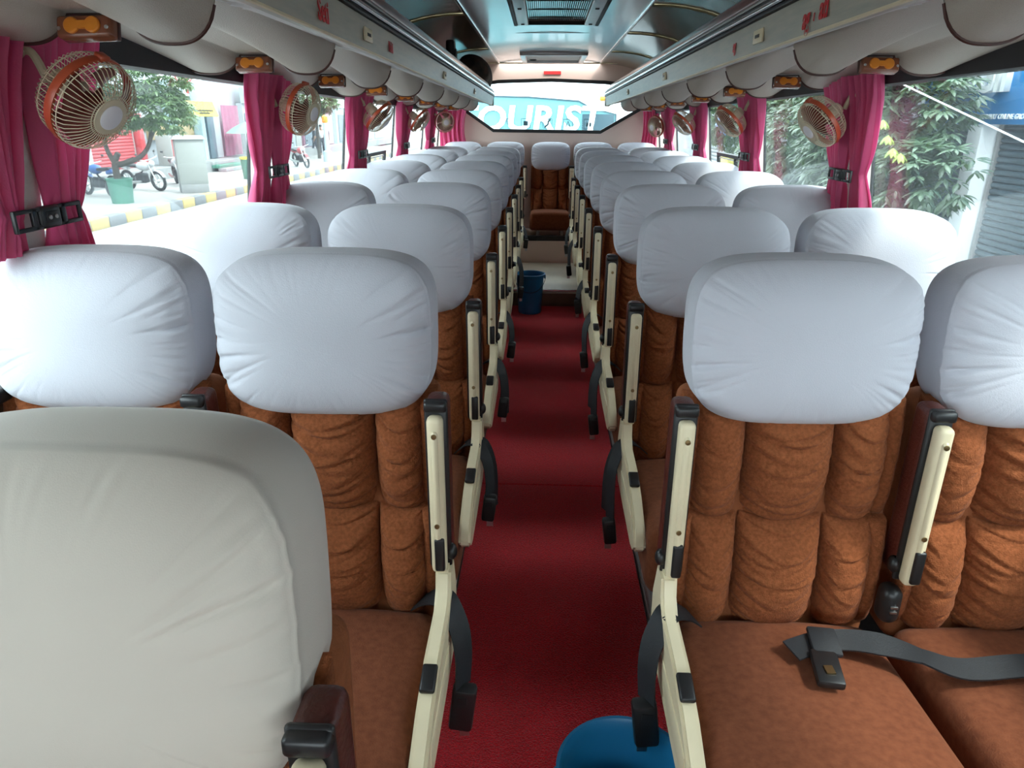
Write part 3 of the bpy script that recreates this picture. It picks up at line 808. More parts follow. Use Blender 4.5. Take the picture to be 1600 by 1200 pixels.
for s in (-1, 1):
    side = 'left' if s < 0 else 'right'
    for k, yp in enumerate(PIL[1:]):
        zt = 1.622 + SL * yp
        if s > 0 and k == 0: pass
        for dirn in (-1, 1):
            if k == 4: wt, wb = .26, .26
            else: wt, wb = .215, .17
            c = curtain(s, yp, dirn, int(k * 10 + s * 3 + dirn + 50), zt, 1.0 if (k == 0 and dirn > 0) else (1.195 if k in (0, 3, 4) else 1.12), wt, .075, wb).build('curtain', M['curtain'], smooth=80)
            tag(c, 'magenta curtain panel %s the %s pillar on the %s side' % ('in front of' if dirn < 0 else 'behind', ctn[k], side), 'curtain', 'magenta curtains gathered at the window pillars')
        t = make_tie(s); t.location = (s * (wx(1.26) - .095), yp - .005, 1.262)
        tag(t, 'black plastic curtain tie on the %s pillar of the %s side' % (ctn[k], side), 'curtain tie', 'curtain ties')
    # corner curtain hanging at the rear
    def rc(u, v):
        z = 1.53 - .43 * v; w = (.27 if s < 0 else .16) * (1 - .15 * math.sin(PI * v)) + .03 * v
        return (s * (1.09 - w * u), 7.50 + .022 * math.sin(u * 34 + s) + .008 * math.sin(u * 71 + 3 * v), z)
    c = MB().grid(rc, 70, 20).build('curtain', M['curtain'], smooth=80)
    tag(c, 'wide magenta curtain in the rear corner on the %s side' % side, 'curtain', 'magenta curtains gathered at the window pillars')

# ================================================================== FANS
def fan_meshes():
    d = {}
    RB = .108
    q = MB(); n = 54
    for k in range(n):
        a = 2 * PI * k / n; ca, sa = math.cos(a), math.sin(a)
        pr = [(RB, .006), (RB + .002, .018), (RB - .006, .036), (RB - .028, .052), (.062, .060), (.034, .062)]
        q.tube([(r * ca, r * sa, z) for r, z in pr], .0011, 4, caps=False)
    for r, z in ((RB + .001, .022), (.052, .061)): q.tube([(r * math.cos(t), r * math.sin(t), z) for t in np.linspace(0, 2 * PI, 48, endpoint=False)], .0013, 4, closed=True)
    d['front_grille'] = q.mesh('front_grille', 60)
    q = MB()
    for k in range(n):
        a = 2 * PI * k / n; ca, sa = math.cos(a), math.sin(a)
        pr = [(RB, -.004), (RB - .001, -.030), (RB - .012, -.052), (RB - .035, -.064), (.045, -.068)]
        q.tube([(r * ca, r * sa, z) for r, z in pr], .0011, 4, caps=False)
    for r, z in ((RB - .002, -.034), (RB - .03, -.062), (.05, -.068)): q.tube([(r * math.cos(t), r * math.sin(t), z) for t in np.linspace(0, 2 * PI, 48, endpoint=False)], .0013, 4, closed=True)
    d['rear_grille'] = q.mesh('rear_grille', 60)
    d['band'] = MB().lathe([(RB - .003, -.010), (RB + .004, -.010), (RB + .006, 0), (RB + .004, .010), (RB - .003, .010), (RB - .003, -.010)], 56, close=False).mesh('band', 50)
    d['band_clip'] = MB().rbox((0, RB + .006, 0), (.026, .014, .026), .004, 2).mesh('band_clip', 50)
    d['hub_plate'] = MB().lathe([(.046, .0615), (.045, .064), (.030, .065), (.030, .061), (.046, .0615)], 32, close=False).mesh('hub_plate', 50)
    d['hub_cap'] = MB().lathe([(.031, .062), (.031, .067), (.024, .0715), (0, .073)], 28).mesh('hub_cap', 50)
    bl_ = []
    for k in range(5):
        q = MB()
        def fn(u, v):
            r = .018 + .078 * v; a0 = k * PI * .4 + (u - .5) * (.6 + .62 * v) + .25 * v
            return (r * math.cos(a0), r * math.sin(a0), .012 + (u - .5) * .042 * (1 - .25 * v))
        q.grid(fn, 8, 8); q.grid(lambda u, v: tuple(Vector(fn(u, v)) + Vector((0, 0, .0015))), 8, 8)
        bl_.append(q.mesh('blade', 60))
    d['spinner'] = MB().lathe([(0, -.012), (.024, -.010), (.024, .020), (.018, .034), (0, .038)], 20).mesh('spinner', 50)
    d['blades'] = bl_
    d['motor'] = MB().lathe([(0, -.10), (.026, -.098), (.032, -.085), (.032, -.035), (.012, -.03), (.012, -.01), (0, -.01)], 24).mesh('motor', 50)
    return d
FM = fan_meshes()
def make_fan(loc, facing, s, bend=0):
    r = empty('wall_fan', loc)
    z = Vector(facing).normalized()
    up = Vector((0, 0, 1)); x = up.cross(z).normalized(); y = z.cross(x)
    Mx = Matrix((x, y, z)).transposed().to_4x4()
    r.matrix_world = Matrix.Translation(loc) @ Mx @ Matrix.Diagonal((.8, .8, .8, 1))
    put('front_grille', FM['front_grille'], M['fanwire'], r); put('rear_grille', FM['rear_grille'], M['fanwire'], r)
    b = put('band', FM['band'], M['fanring'], r); put('band_clip', FM['band_clip'], M['fanring'], b)
    hp = put('hub_plate', FM['hub_plate'], M['fanwire'], r); put('hub_cap', FM['hub_cap'], M['fancap'], r)
    for me in FM['blades']: put('blade', me, M['fanblade'], r)
    put('motor', FM['motor'], M['fanwire'], r); put('spinner', FM['spinner'], M['fanblade'], r)
    # bracket from the motor back to the pillar, in local space
    inv = r.matrix_world.inverted()
    wall = Vector((s * (wx(1.5) - .035), loc[1] + bend, loc[2] + .055))
    back = Vector(loc) + z * -.105
    pth = [back, back * .6 + wall * .4 + Vector((0, 0, .035)), wall]
    pth = [inv @ p for p in smooth_path([back + Vector((0, 0, -.02)), back + Vector((-s * -.02, 0, .03)), back * .35 + wall * .65 + Vector((0, 0, .03)), wall], 5)]
    MB().tube(pth, [.010] * len(pth), 8).build('bracket', M['fanwire'], r)
    pl = MB().rbox(wall, (.014, .05, .075), .006, 2); pl.v = [tuple(inv @ Vector(p)) for p in pl.v]
    pl.build('wall_plate', M['fanwire'], r)
    kn = MB().ell(wall * .5 + back * .5 + Vector((0, -.02, .03)), (.012, .02, .012), 10, 6); kn.v = [tuple(inv @ Vector(p)) for p in kn.v]
    kn.build('wing_screw', M['fanwire'], r)
    return r
fans = [(-1, (-.905, 1.40, 1.475), (.80, -.20, -.52), 'nearest on the left, before the front curtains'), (-1, (-.92, 2.69, 1.475), (.90, -.20, -.28), 'second from the front on the left'),
        (-1, (-.93, 4.00, 1.455), (.68, -.06, -.66), 'third from the front on the left'), (-1, (-.93, 5.31, 1.43), (.74, -.12, -.58), 'fourth from the front on the left'),
        (-1, (-.93, 6.66, 1.415), (.42, -.9, -.10), 'facing forward at the rear left corner'),
        (1, (.925, 2.68, 1.44), (-.76, -.15, -.60), 'nearest on the right, before dark green leaves'), (1, (.93, 3.99, 1.44), (-.70, -.14, -.66), 'second from the front on the right'),
        (1, (.93, 5.30, 1.42), (-.68, -.14, -.68), 'third from the front on the right'), (1, (.95, 6.70, 1.385), (-.80, -.55, -.20), 'at the rear right corner')]
for s, loc, fc, lb in fans:
    tag(make_fan(loc, fc, s, .02), 'orange banded wire fan ' + lb, 'fan', 'wall fans on the window pillars')

# ================================================================== BUCKETS
def bucket(loc, h, rt_, rb_, label):
    r = empty('bucket', loc)
    MB().lathe([(0, .004), (rb_, 0), (rb_ + .004, .004), (rt_ - .006, h - .03), (rt_, h - .028), (rt_ + .006, h - .004), (rt_ + .006, h), (rt_ - .001, h), (rt_ - .005, h - .006), (rt_ - .010, h - .03), (rb_ - .002, .012), (0, .010)], 48).build('pail', M['bluebucket'], r)
    MB().tube([(rt_ * 1.06 * math.cos(a), rt_ * 1.06 * math.sin(a), h - .02 - .11 * math.sin(max(0, (a - PI)) if a > PI else 0)) for a in np.linspace(PI, 2 * PI, 24)], .0025, 6).build('handle', M['darkmetal'], r)
    for k in (-1, 1): MB().rbox((k * (rt_ + .004), 0, h - .025), (.012, .03, .03), .004, 2).build('lug', M['bluebucket'], r)
    tag(r, label, 'bucket'); return r
bucket((-.130, 5.44, .009), .31, .112, .085, 'blue plastic bucket by the rear step')
bucket((.135, 1.010, .009), .27, .128, .10, 'blue plastic bucket cut off at the bottom of the picture')
# ================================================================== OUTSIDE
G = -.85
def omat(name, col, *a, **k):      # outdoor colours darkened so the strong daylight does not wash them out
    k2 = dict(k)
    for q in ('col2',):
        if q in k2: k2[q] = tuple(c * .66 for c in k2[q])
    return mat(name, tuple(c * .66 for c in col), *a, **k2)
M['road'] = omat('pale_asphalt', (.33, .33, .32), .9, var=.12, vscale=.6, bump=.2, bscale=20)
M['pave'] = omat('pavement', (.34, .33, .31), .9, var=.15, vscale=1.2)
M['kerb_y'] = omat('yellow_kerb', (.50, .38, .14), .8, var=.2, vscale=4)
M['kerb_d'] = omat('grey_kerb', (.17, .18, .19), .8, var=.2, vscale=4)
M['leaf'] = omat('leaf_green', (.17, .26, .12), .35, vscale=1.6, col2=(.07, .13, .055), spec=.6, trans=.15, tcol=(.2, .4, .08))
M['leaf2'] = omat('leaf_blue_green', (.15, .22, .14), .35, vscale=1.3, col2=(.06, .11, .06), spec=.7, trans=.12, tcol=(.2, .4, .1))
M['leaf_new'] = omat('leaf_lime', (.35, .50, .10), .4, trans=.2, tcol=(.5, .8, .1))
M['bark'] = omat('bark', (.075, .06, .045), .9, var=.4, vscale=9, bump=.5, bscale=30)
M['greenpaint'] = omat('green_paint', (.05, .22, .15), .6, var=.15)
M['cabinet'] = omat('pale_grey_metal', (.34, .36, .34), .5, var=.06)
M['concrete'] = omat('concrete', (.30, .31, .31), .9, var=.2)
M['redshut'] = omat('red_shutter', (.55, .05, .06), .5, var=.1)
M['greyshut'] = omat('grey_shutter', (.34, .40, .42), .5, var=.1)
M['blueshut'] = omat('blue_grey_shutter', (.10, .17, .22), .35, var=.15, vscale=3, metal=.3)
M['paleblue'] = omat('pale_blue_wall', (.45, .62, .68), .7)
M['whitewall'] = omat('white_plaster', (.42, .45, .48), .8, var=.05)
M['yellow'] = omat('yellow_sign', (.70, .58, .05), .6, var=.1)
M['ink'] = omat('dark_ink', (.05, .05, .02), .7)
M['tanwood'] = omat('tan_panel', (.50, .38, .20), .6, var=.1)
M['dkblue'] = omat('dark_blue_door', (.07, .12, .16), .5, var=.2)
M['pinkcloth'] = omat('dull_pink_cloth', (.38, .16, .24), .8, var=.25)
M['umbrella'] = omat('pale_green_umbrella', (.30, .65, .48), .7, trans=.3)
M['signblue'] = omat('bright_blue_sign', (.015, .30, .75), .4, var=.08, vscale=2)
M['signwhite'] = mat('white_letter', (.80, .82, .84), .5)
M['signred'] = omat('red_letter', (.65, .10, .10), .6)
M['teal'] = omat('teal_bus_glass', (.20, .50, .54), .25, var=.08, vscale=1.5)
M['tealdark'] = omat('dark_teal_glass', (.05, .11, .14), .2)
M['buswhite'] = mat('bus_white_paint', (.75, .78, .80), .3)
M['tyre'] = omat('tyre', (.02, .02, .02), .8)
M['bikewhite'] = omat('white_tank', (.6, .62, .64), .3)
M['bikeblue'] = omat('blue_tank', (.04, .12, .35), .3)
M['bikered'] = omat('red_tank', (.45, .04, .05), .3)
M['skin'] = omat('skin', (.30, .17, .11), .6)
M['shirt'] = omat('white_shirt', (.75, .77, .78), .8)
M['darkcloth'] = omat('dark_clothes', (.035, .045, .06), .9)

struct(MB().box((2, 30, G - .05), (120, 120, .1)).build('floor_street', M['road'], smooth=None))
sw_ = struct(MB().box((-16.9, 27, G + .06), (14.2, 66, .14)).build('floor_sidewalk', M['pave'], smooth=None))
ks = {}
for k in range(56):
    nm = 'kerb_y' if k % 2 else 'kerb_d'
    if nm not in ks: ks[nm] = MB().rbox((0, 0, 0), (.24, .66, .26), .03, 2).mesh('kerb_block', 50)
    o = put('kerb_block', ks[nm], M[nm], sw_); o.location = (-9.72, 9 + .68 * k, G + .11)

# ---------------------------------------------------------------- trees
def leaf_mesh(m, p, d, up, ln, wd):
    d = d.normalized(); side = d.cross(up).normalized(); nn = side.cross(d)
    P = [p, p + d * ln * .35 + side * wd * .5 - nn * wd * .12, p + d * ln * .38 + nn * wd * .10, p + d * ln * .35 - side * wd * .5 - nn * wd * .12,
         p + d * ln * .72 + side * wd * .34 - nn * ln * .10, p + d * ln * .72 - nn * ln * .04, p + d * ln * .72 - side * wd * .34 - nn * ln * .10, p + d * ln - nn * ln * .2]
    m.add(P, [(0, 1, 2), (0, 2, 3), (1, 4, 5, 2), (2, 5, 6, 3), (4, 7, 5), (5, 7, 6)])
def canopy(rs, blobs, n_tw, ln, per=(5, 9)):
    """leaf bunches drooping at twig tips on the outside of a few rounded masses"""
    out = []
    tot = sum(b[1][0] * b[1][1] * b[1][2] for b in blobs)
    for (c, r) in blobs:
        for _ in range(int(n_tw * r[0] * r[1] * r[2] / tot)):
            v = Vector((rs.gauss(0, 1), rs.gauss(0, 1), rs.gauss(0, 1))).normalized()
            k = rs.uniform(.45, 1.0) ** .5
            p = Vector((c[0] + v.x * r[0] * k, c[1] + v.y * r[1] * k, c[2] + v.z * r[2] * k))
            a0 = rs.uniform(0, 6.28)
            for j in range(rs.randint(*per)):
                a = a0 + j * 2.4; d = Vector((math.cos(a), math.sin(a), rs.uniform(-.75, .05))) + v * .5
                out.append((p + d * .02, d, ln * rs.uniform(.7, 1.2)))
    return out
def tree(label, base, trunk, blobs, ntw, ln, matl, seed, single=0, group='street trees', new=0):
    rs = random.Random(seed); r = empty('street_tree', base)
    B = Vector(base)
    for path, rad in trunk:
        MB().tube([Vector(p) - B for p in smooth_path(path, 4)], list(np.linspace(rad[0], rad[1], 4 * (len(path) - 1) + 1)), 9).build('trunk' if rad[0] > .06 else 'branch', M['bark'], r)
    L = canopy(rs, blobs, ntw, ln)
    L.sort(key=lambda q: (q[0] - CAM).length if single else 0)
    up = Vector((0, 0, 1))
    if single:
        proto = MB(); leaf_mesh(proto, Vector((0, 0, 0)), Vector((0, 1, 0)), up, 1, .36); pm = proto.mesh('leaf', 60)
        # the bunches that face the windows become leaves of their own
        for (p, d, l) in L[:single]:
            o = put('leaf', pm, M[matl], r); o.location = p - B
            o.rotation_mode = 'QUATERNION'; o.rotation_quaternion = d.to_track_quat('Y', 'Z'); o.scale = (l, l, l)
        L = L[single:]
    m = MB()
    for (p, d, l) in L: leaf_mesh(m, p - B, d, up, l, l * .36)
    tag(m.build('foliage', M[matl], r, smooth=60), kind='stuff')
    if new:
        m = MB()
        for c in new:
            for j in range(9):
                a = j * 2.4; leaf_mesh(m, Vector(c) - B, Vector((math.cos(a), math.sin(a), -.9)), up, .11, .045)
        m.build('young_leaves', M['leaf_new'], r, smooth=60)
    tag(r, label, 'tree', group); return r
tree('dense dark leafed tree close outside the nearest right window', (3.9, 9.3, G), [([(3.9, 9.3, G), (3.85, 9.2, .6), (3.7, 8.9, 1.6), (3.6, 8.6, 2.8)], (.13, .06)), ([(3.85, 9.2, .6), (3.6, 8.2, 1.3), (3.5, 7.2, 1.7)], (.05, .02)), ([(3.8, 9.1, .9), (3.6, 9.6, 1.8), (3.6, 10, 2.4)], (.05, .02))],
     [((3.55, 7.95, 1.55), (.55, 1.15, .80)), ((3.6, 8.3, 2.5), (.6, 1.0, .8)), ((3.3, 8.5, 1.5), (.42, .9, .8)), ((3.5, 8.6, 1.2), (.55, 1.0, .75)), ((3.6, 9.2, 2.1), (.6, 1.1, .9)), ((3.45, 8.0, .85), (.5, .8, .4)), ((3.4, 6.75, 1.0), (.35, .55, .34)), ((3.5, 10.2, 1.2), (.55, .8, .8))], 3000, .13, 'leaf2', 4, single=300,
     new=[(3.05, 6.85, 1.32), (3.05, 6.55, 1.18), (3.05, 7.0, 1.45), (3.0, 6.6, 1.22)])
tree('second leafy tree with reddish trunk further along the right side', (3.8, 13.2, G), [([(3.8, 13.2, G), (3.75, 13.1, .8), (3.7, 12.9, 2.2), (3.7, 12.8, 3.4)], (.22, .13)), ([(3.95, 13.1, .8), (3.7, 12.2, 1.6), (3.6, 11.8, 2.2)], (.06, .02))],
     [((3.7, 12.3, 2.3), (.6, .8, .9)), ((3.6, 12.1, 1.1), (.5, .7, .6)), ((3.7, 13.8, 2.4), (.65, 1.0, .9)), ((3.7, 14.8, 1.6), (.6, .9, .7))], 1100, .16, 'leaf', 9)
tree('small round crowned tree in the green planter across the street', (-11.26, 18.9, G + .6), [([(-11.26, 18.9, G + .3), (-11.3, 18.9, .25), (-11.15, 18.9, .55)], (.10, .07)), ([(-11.25, 18.9, .2), (-11.45, 18.9, .7), (-11.4, 18.9, 1.2), (-11.5, 18.9, 2.0)], (.07, .03)), ([(-11.2, 18.9, .25), (-10.6, 18.9, .45), (-10.25, 18.9, .85), (-10.1, 18.9, 1.6)], (.07, .04)), ([(-10.75, 18.9, .42), (-11.0, 18.8, .32), (-11.2, 18.85, .30)], (.05, .05)), ([(-10.25, 18.9, .85), (-9.8, 18.9, 1.5)], (.035, .02))],
     [((-10.3, 18.9, 1.75), (1.25, 1.1, .55)), ((-10.3, 18.9, 2.45), (1.35, 1.2, .75)), ((-11.1, 18.9, 1.6), (.65, .8, .55)), ((-9.6, 18.8, 1.55), (.65, .8, .5)), ((-10.2, 18.9, 3.1), (1.0, .9, .6))], 1700, .15, 'leaf', 12)
tree('small green tree beyond the second left window', (-12.6, 41, G), [([(-12.6, 41, G), (-12.6, 41, 1.2), (-12.7, 41, 2.4)], (.10, .06))], [((-12.9, 41.2, 2.6), (1.5, 1.4, 1.0)), ((-12.2, 40.5, 2.2), (1.0, 1.0, .6))], 500, .26, 'leaf', 15)
tree('distant green tree behind the teal coach', (2.6, 21.5, G), [([(2.6, 21.5, G), (2.6, 21.5, 2.2)], (.14, .08))], [((2.3, 21.5, 2.9), (.9, .9, .9)), ((2.8, 21.3, 2.2), (1.1, .9, 1.0))], 320, .24, 'leaf', 17)
pl_ = MB().lathe([(0, 0), (.26, 0), (.31, .60), (.33, .60), (.33, .64), (.27, .64), (.26, .56), (0, .56)], 20).build('planter', M['greenpaint']); pl_.location = (-11.26, 18.9, G + .13)
tag(pl_, 'round green concrete planter holding the small street tree', 'planter')
bn = empty('litter_bin', (-11.0, 27, G + .13))
MB().lathe([(0, 0), (.24, 0), (.29, .75), (.27, .75), (.22, .03), (0, .03)], 18).build('barrel', M['greenpaint'], bn)
MB().lathe([(.28, .70), (.31, .70), (.31, .78), (.28, .78), (.28, .70)], 18, close=False).build('rim', M['yellow'], bn)
tag(bn, 'green litter bin with yellow rim beside the second left curtain', 'bin')

# ---------------------------------------------------------------- street cabinet
cb = empty('street_cabinet', (-10.72, 21.9, G + .13))
MB().rbox((0, 0, .13), (.78, .62, .26), .02, 2).build('plinth', M['concrete'], cb)
MB().rbox((0, 0, .90), (.80, .60, 1.28), .02, 2).build('body', M['cabinet'], cb)
MB().rbox((0, -.304, .90), (.72, .012, 1.16), .004, 2).build('door', M['cabinet'], cb)
MB().hexa([(-.46, -.36, 1.54), (.46, -.36, 1.54), (.46, .36, 1.54), (-.46, .36, 1.54), (-.40, -.3, 1.64), (.40, -.3, 1.64), (.40, .3, 1.64), (-.40, .3, 1.64)]).build('lid', M['cabinet'], cb, smooth=None)
cb.rotation_euler.z = .55
tag(cb, 'tall pale grey street cabinet on the pavement', 'cabinet')

# ---------------------------------------------------------------- motorcycles
def motorcycle(loc, rz, tank, label, lean=.12):
    r = empty('motorcycle', loc, (lean, 0, rz))
    for x, nm in ((-.62, 'rear_wheel'), (.66, 'front_wheel')):
        w = MB().tube([(x + .26 * math.cos(a), 0, .30 + .26 * math.sin(a)) for a in np.linspace(0, 2 * PI, 24, endpoint=False)], .048, 8, closed=True).build(nm, M['tyre'], r)
        q = MB()
        for k in range(8): q.tube([(x, 0, .30), (x + .25 * math.cos(k * PI / 4), 0, .30 + .25 * math.sin(k * PI / 4))], .008, 4)
        q.ell((x, 0, .30), (.06, .05, .06), 10, 6); q.build('spokes', M['steel'], w)
    q = MB()
    for y in (-.07, .07): q.tube([(.66, y, .30), (.46, y, .86)], .02, 6)
    q.build('fork', M['steel'], r)
    MB().rbox((.02, 0, .38), (.38, .24, .30), .06, 3).build('engine', M['darkmetal'], r)
    MB().ell((.20, 0, .74), (.30, .14, .14), 16, 10).build('fuel_tank', M[tank], r)
    MB().rbox((-.34, 0, .76), (.66, .22, .09), .04, 3, rot=(0, .08, 0)).build('saddle', M['black'], r)
    MB().rbox((-.62, 0, .70), (.34, .16, .12), .04, 3, rot=(0, .2, 0)).build('tail', M[tank], r)
    MB().tube([(.46, -.34, .98), (.42, -.12, .92), (.42, .12, .92), (.46, .34, .98)], .015, 6).build('handlebar', M['steel'], r)
    MB().ell((.56, 0, .82), (.09, .09, .10), 12, 8).build('headlight', M['bikewhite'], r)
    MB().tube([(.1, -.13, .30), (-.3, -.15, .26), (-.75, -.15, .34)], [.03, .045, .05], 8).build('exhaust', M['steel'], r)
    MB().tube([(.40, 0, .84), (.05, 0, .55), (-.62, 0, .30)], .025, 6).build('frame_tube', M['darkmetal'], r)
    f = MB().grid(lambda u, v: (.66 + .32 * math.cos(.4 + 2.0 * u), -.06 + .12 * v, .30 + .32 * math.sin(.4 + 2.0 * u)), 10, 3).build('mudguard', M[tank], r)
    for y in (-.30, .30):
        MB().tube([(.44, y, .96), (.40, y * 1.1, 1.12)], .006, 5).ell((.40, y * 1.15, 1.14), (.02, .05, .035), 8, 6).build('mirror', M['black'], r)
    tag(r, label, 'motorcycle', 'motorcycles parked across the street'); return r
motorcycle((-12.9, 20.6, G + .13), R(150), 'bikeblue', 'blue motorcycle parked before the grey shutter')
motorcycle((-12.55, 22.4, G + .13), R(-20), 'bikewhite', 'silver motorcycle behind the tree planter')
motorcycle((-12.35, 24.3, G + .13), R(-55), 'bikewhite', 'white motorcycle parked before the red shutter')
motorcycle((-11.2, 33.6, G + .13), R(-50), 'bikered', 'red motorcycle beyond the second left window')

# ---------------------------------------------------------------- shops across the street
FX = -14.6
def shutter(name, x, y0, y1, z0, z1, pitch, matl, s, label, group, split=True):
    r = empty(name, (x, (y0 + y1) / 2, z0))
    n = int((z1 - z0) / pitch)
    me = MB().prism([(0, 0), (-s * .018, pitch * .25), (-s * .022, pitch * .55), (-s * .012, pitch * .86), (0, pitch * .92), (s * .01, pitch * .92), (s * .01, 0)], -(y1 - y0) / 2, (y1 - y0) / 2, 'y').mesh('slat', 50)
    for k in range(n):
        o = put('slat', me, M[matl], r); o.location.z = k * pitch
    for y in (-1, 1): MB().box((0, y * (y1 - y0) / 2, (z1 - z0) / 2), (.08, .05, z1 - z0)).build('guide_rail', M['greymetal'], r, smooth=None)
    tag(r, label, 'shutter', group); return r
fl_ = struct(MB().box((FX - 1.2, 42, 2.2), (1.0, 90, 6.2)).build('wall_street', M['whitewall'], smooth=None))
struct(MB().box((FX - .3, 40, G + .32), (1.9, 60, .42)).build('floor_plinth', M['concrete'], smooth=None))
shutter('roller_shutter', FX - .5, 19.2, 23.1, -.32, 2.2, .11, 'greyshut', -1, 'grey ribbed roller shutter across the street', 'roller shutters across the street')
shutter('roller_shutter', FX - .5, 23.7, 26.7, -.32, 2.2, .11, 'redshut', -1, 'red roller shutter behind the small tree', 'roller shutters across the street')
for y, nm in ((23.4, 'between the grey and red shutters'), (29.4, 'left of the shop doorway'), (31.9, 'right of the shop doorway')):
    tag(MB().rbox((FX - .35, y, 1.2), (.35, .36, 3.2), .02, 2).build('shop_pillar', M['paleblue']), 'pale blue pillar ' + nm, 'pillar', 'pale blue shop pillars')
tag(MB().rbox((FX - .40, 26.95, .6), (.3, .3, 1.9), .02, 2).build('shop_pillar', M['redshut']), 'narrow bright red post beside the red shutter', 'pillar')
fr_ = empty('display_fridge', (FX + .2, 27.9, -.32))
MB().rbox((0, 0, .55), (.6, .8, 1.1), .03, 2).build('casing', M['cabinet'], fr_)
MB().box((.31, -.1, .62), (.02, .5, .75)).build('door_print', M['redshut'], fr_, smooth=None)
tag(fr_, 'pale fridge with red print beside the shop doorway', 'fridge')
tag(MB().rbox((FX - .59, 28.6, .9), (.2, 1.1, .6), .01, 2).build('notice_board', M['tanwood']), 'tan board hanging left of the shop doorway', 'board')
ds = empty('shop_doorway', (FX - .5, 30.6, -.32))
MB().box((-.1, .3, 1.0), (.1, 1.6, 2.0)).build('back_panel', M['tanwood'], ds, smooth=None)
MB().box((-.02, -.65, .95), (.14, .45, 1.9)).build('shelf_unit', M['dkblue'], ds, smooth=None)
rs = random.Random(2)
for k in range(5): MB().box((.06, -.65, .25 + .33 * k), (.10, .34, .2)).build('shelf_goods', M[('tanwood', 'cabinet', 'bikered', 'yellow', 'whitewall')[k]], ds, smooth=None)
tag(ds, 'open shop doorway with tan panel under the yellow sign', 'doorway')
ys = empty('shop_sign', (FX + .4, 30.7, 1.75))
MB().box((0, 0, 0), (.06, 2.5, .62), (0, -.35, 0)).build('board', M['yellow'], ys, smooth=None)
for (z, w, y) in ((-.06, 1.7, .05), (-.16, 1.0, .0)):
    q = MB()
    n = int(w / .10)
    for k in range(n): q.box((.05 - z * .36, y - w / 2 + .1 * k + .04, z), (.012, .07, .055 + .02 * (k % 3)), (0, -.35, 0))
    q.build('lettering', M['ink'], ys, smooth=None)
MB().tube([(0, -1.0, .1), (-1.15, -1.0, .1)], .03, 6).tube([(0, 1.0, .1), (-1.15, 1.0, .1)], .03, 6).build('bracket', M['greymetal'], ys)
tag(ys, 'tilted yellow shop sign with two dark lines of print', 'sign')
ws = empty('shop_sign', (FX - .6, 31.3, 2.75))
MB().box((0, 0, 0), (.12, 3.6, .95)).build('board', M['signwhite'], ws, smooth=None)
o = put('lettering', text_mesh('Situax', .62, .01, .01), M['signred'], ws); o.rotation_euler = (PI / 2, 0, PI / 2); o.location = (.07, .1, .12)
MB().box((.065, .7, -.3), (.01, 1.0, .16)).build('red_panel', M['signred'], ws, smooth=None)
MB().box((.065, -.6, -.3), (.01, 1.0, .16)).build('teal_panel', M['paleblue'], ws, smooth=None)
tag(ws, 'white signboard with faded red lettering above the yellow sign', 'sign')
for k, (y, mm) in enumerate(((32.75, 'dkblue'), (33.4, 'greyshut'))):
    tag(MB().rbox((FX - .3, y, .75), (.12, .62, 2.1), .01, 2).build('door_leaf', M[mm]), '%s folding shop door leaf' % ('dark blue' if k == 0 else 'grey'), 'door')
tag(MB().grid(lambda u, v: (FX - .2 + .04 * math.sin(30 * u), 33.9 + 2.0 * u, 1.95 - 2.2 * v), 60, 4).build('shop_drape', M['pinkcloth']), 'dull pink drape in the shop beside the green umbrella', 'drape')
um = empty('parasol', (FX + .9, 34.3, G + .13))
def ub(u, v):
    a = 2 * PI * u; sc_ = 1 - .04 * (1 + math.cos(8 * a)) * v
    return (1.1 * v * math.cos(a) * sc_, 1.1 * v * math.sin(a) * sc_, 1.98 - .52 * v ** 1.6)
MB().grid(ub, 48, 8, True).build('canopy', M['umbrella'], um); MB().tube([(0, 0, 0), (0, 0, 1.98)], .02, 6).build('pole', M['steel'], um)
tag(um, 'pale green market parasol before the pink drape', 'parasol')
stp = empty('stone_steps', (FX + 1.1, 31.4, G + .13))
for k in range(3): MB().rbox((-.30 * k * .9, 0, .075 + .13 * k), (.34, 2.2, .13), .01, 2).build('step', M['greenpaint'] if k == 1 else M['concrete'], stp)
tag(stp, 'short flight of mossy steps below the yellow sign', 'steps')
for y0, y1, mm, lb in ((36.5, 41, 'whitewall', 'pale shop front right of the parasol'), (41.5, 45, 'greyshut', 'grey shop front behind the walking people'), (45.5, 52, 'pinkcloth', 'dull pink shop front far along the left street'), (53, 70, 'paleblue', 'pale blue shop front furthest along the left street')):
    r = empty('shop_building', (FX - .4, (y0 + y1) / 2, -.32))
    MB().box((0, 0, 1.2), (.3, y1 - y0, 2.4)).build('panel', M[mm], r, smooth=None)
    MB().box((.2, 0, 2.75), (.2, y1 - y0, .7)).build('sign_band', M['signwhite' if mm != 'whitewall' else 'paleblue'], r, smooth=None)
    for k in range(3): MB().rbox((.17, -(y1 - y0) / 2 + (y1 - y0) * (k + .5) / 3, 1.0), (.06, (y1 - y0) / 3.6, 1.9), .01, 1).build('door_leaf', M[('dkblue', 'greyshut', 'cabinet')[k]], r)
    tag(r, lb, 'shop front', 'shop fronts across the street')
pt = empty('painted_post', (-11.3, 38.2, G + .13))
MB().lathe([(0, 0), (.22, 0), (.22, .5), (.12, .55), (.12, 2.1), (0, 2.15)], 14).build('column', M['paleblue'], pt); MB().lathe([(.125, 1.9), (.15, 1.95), (.15, 2.2), (0, 2.3)], 14).build('cap', M['orange'], pt)
tag(pt, 'teal painted post with orange top beyond the second left window', 'post')

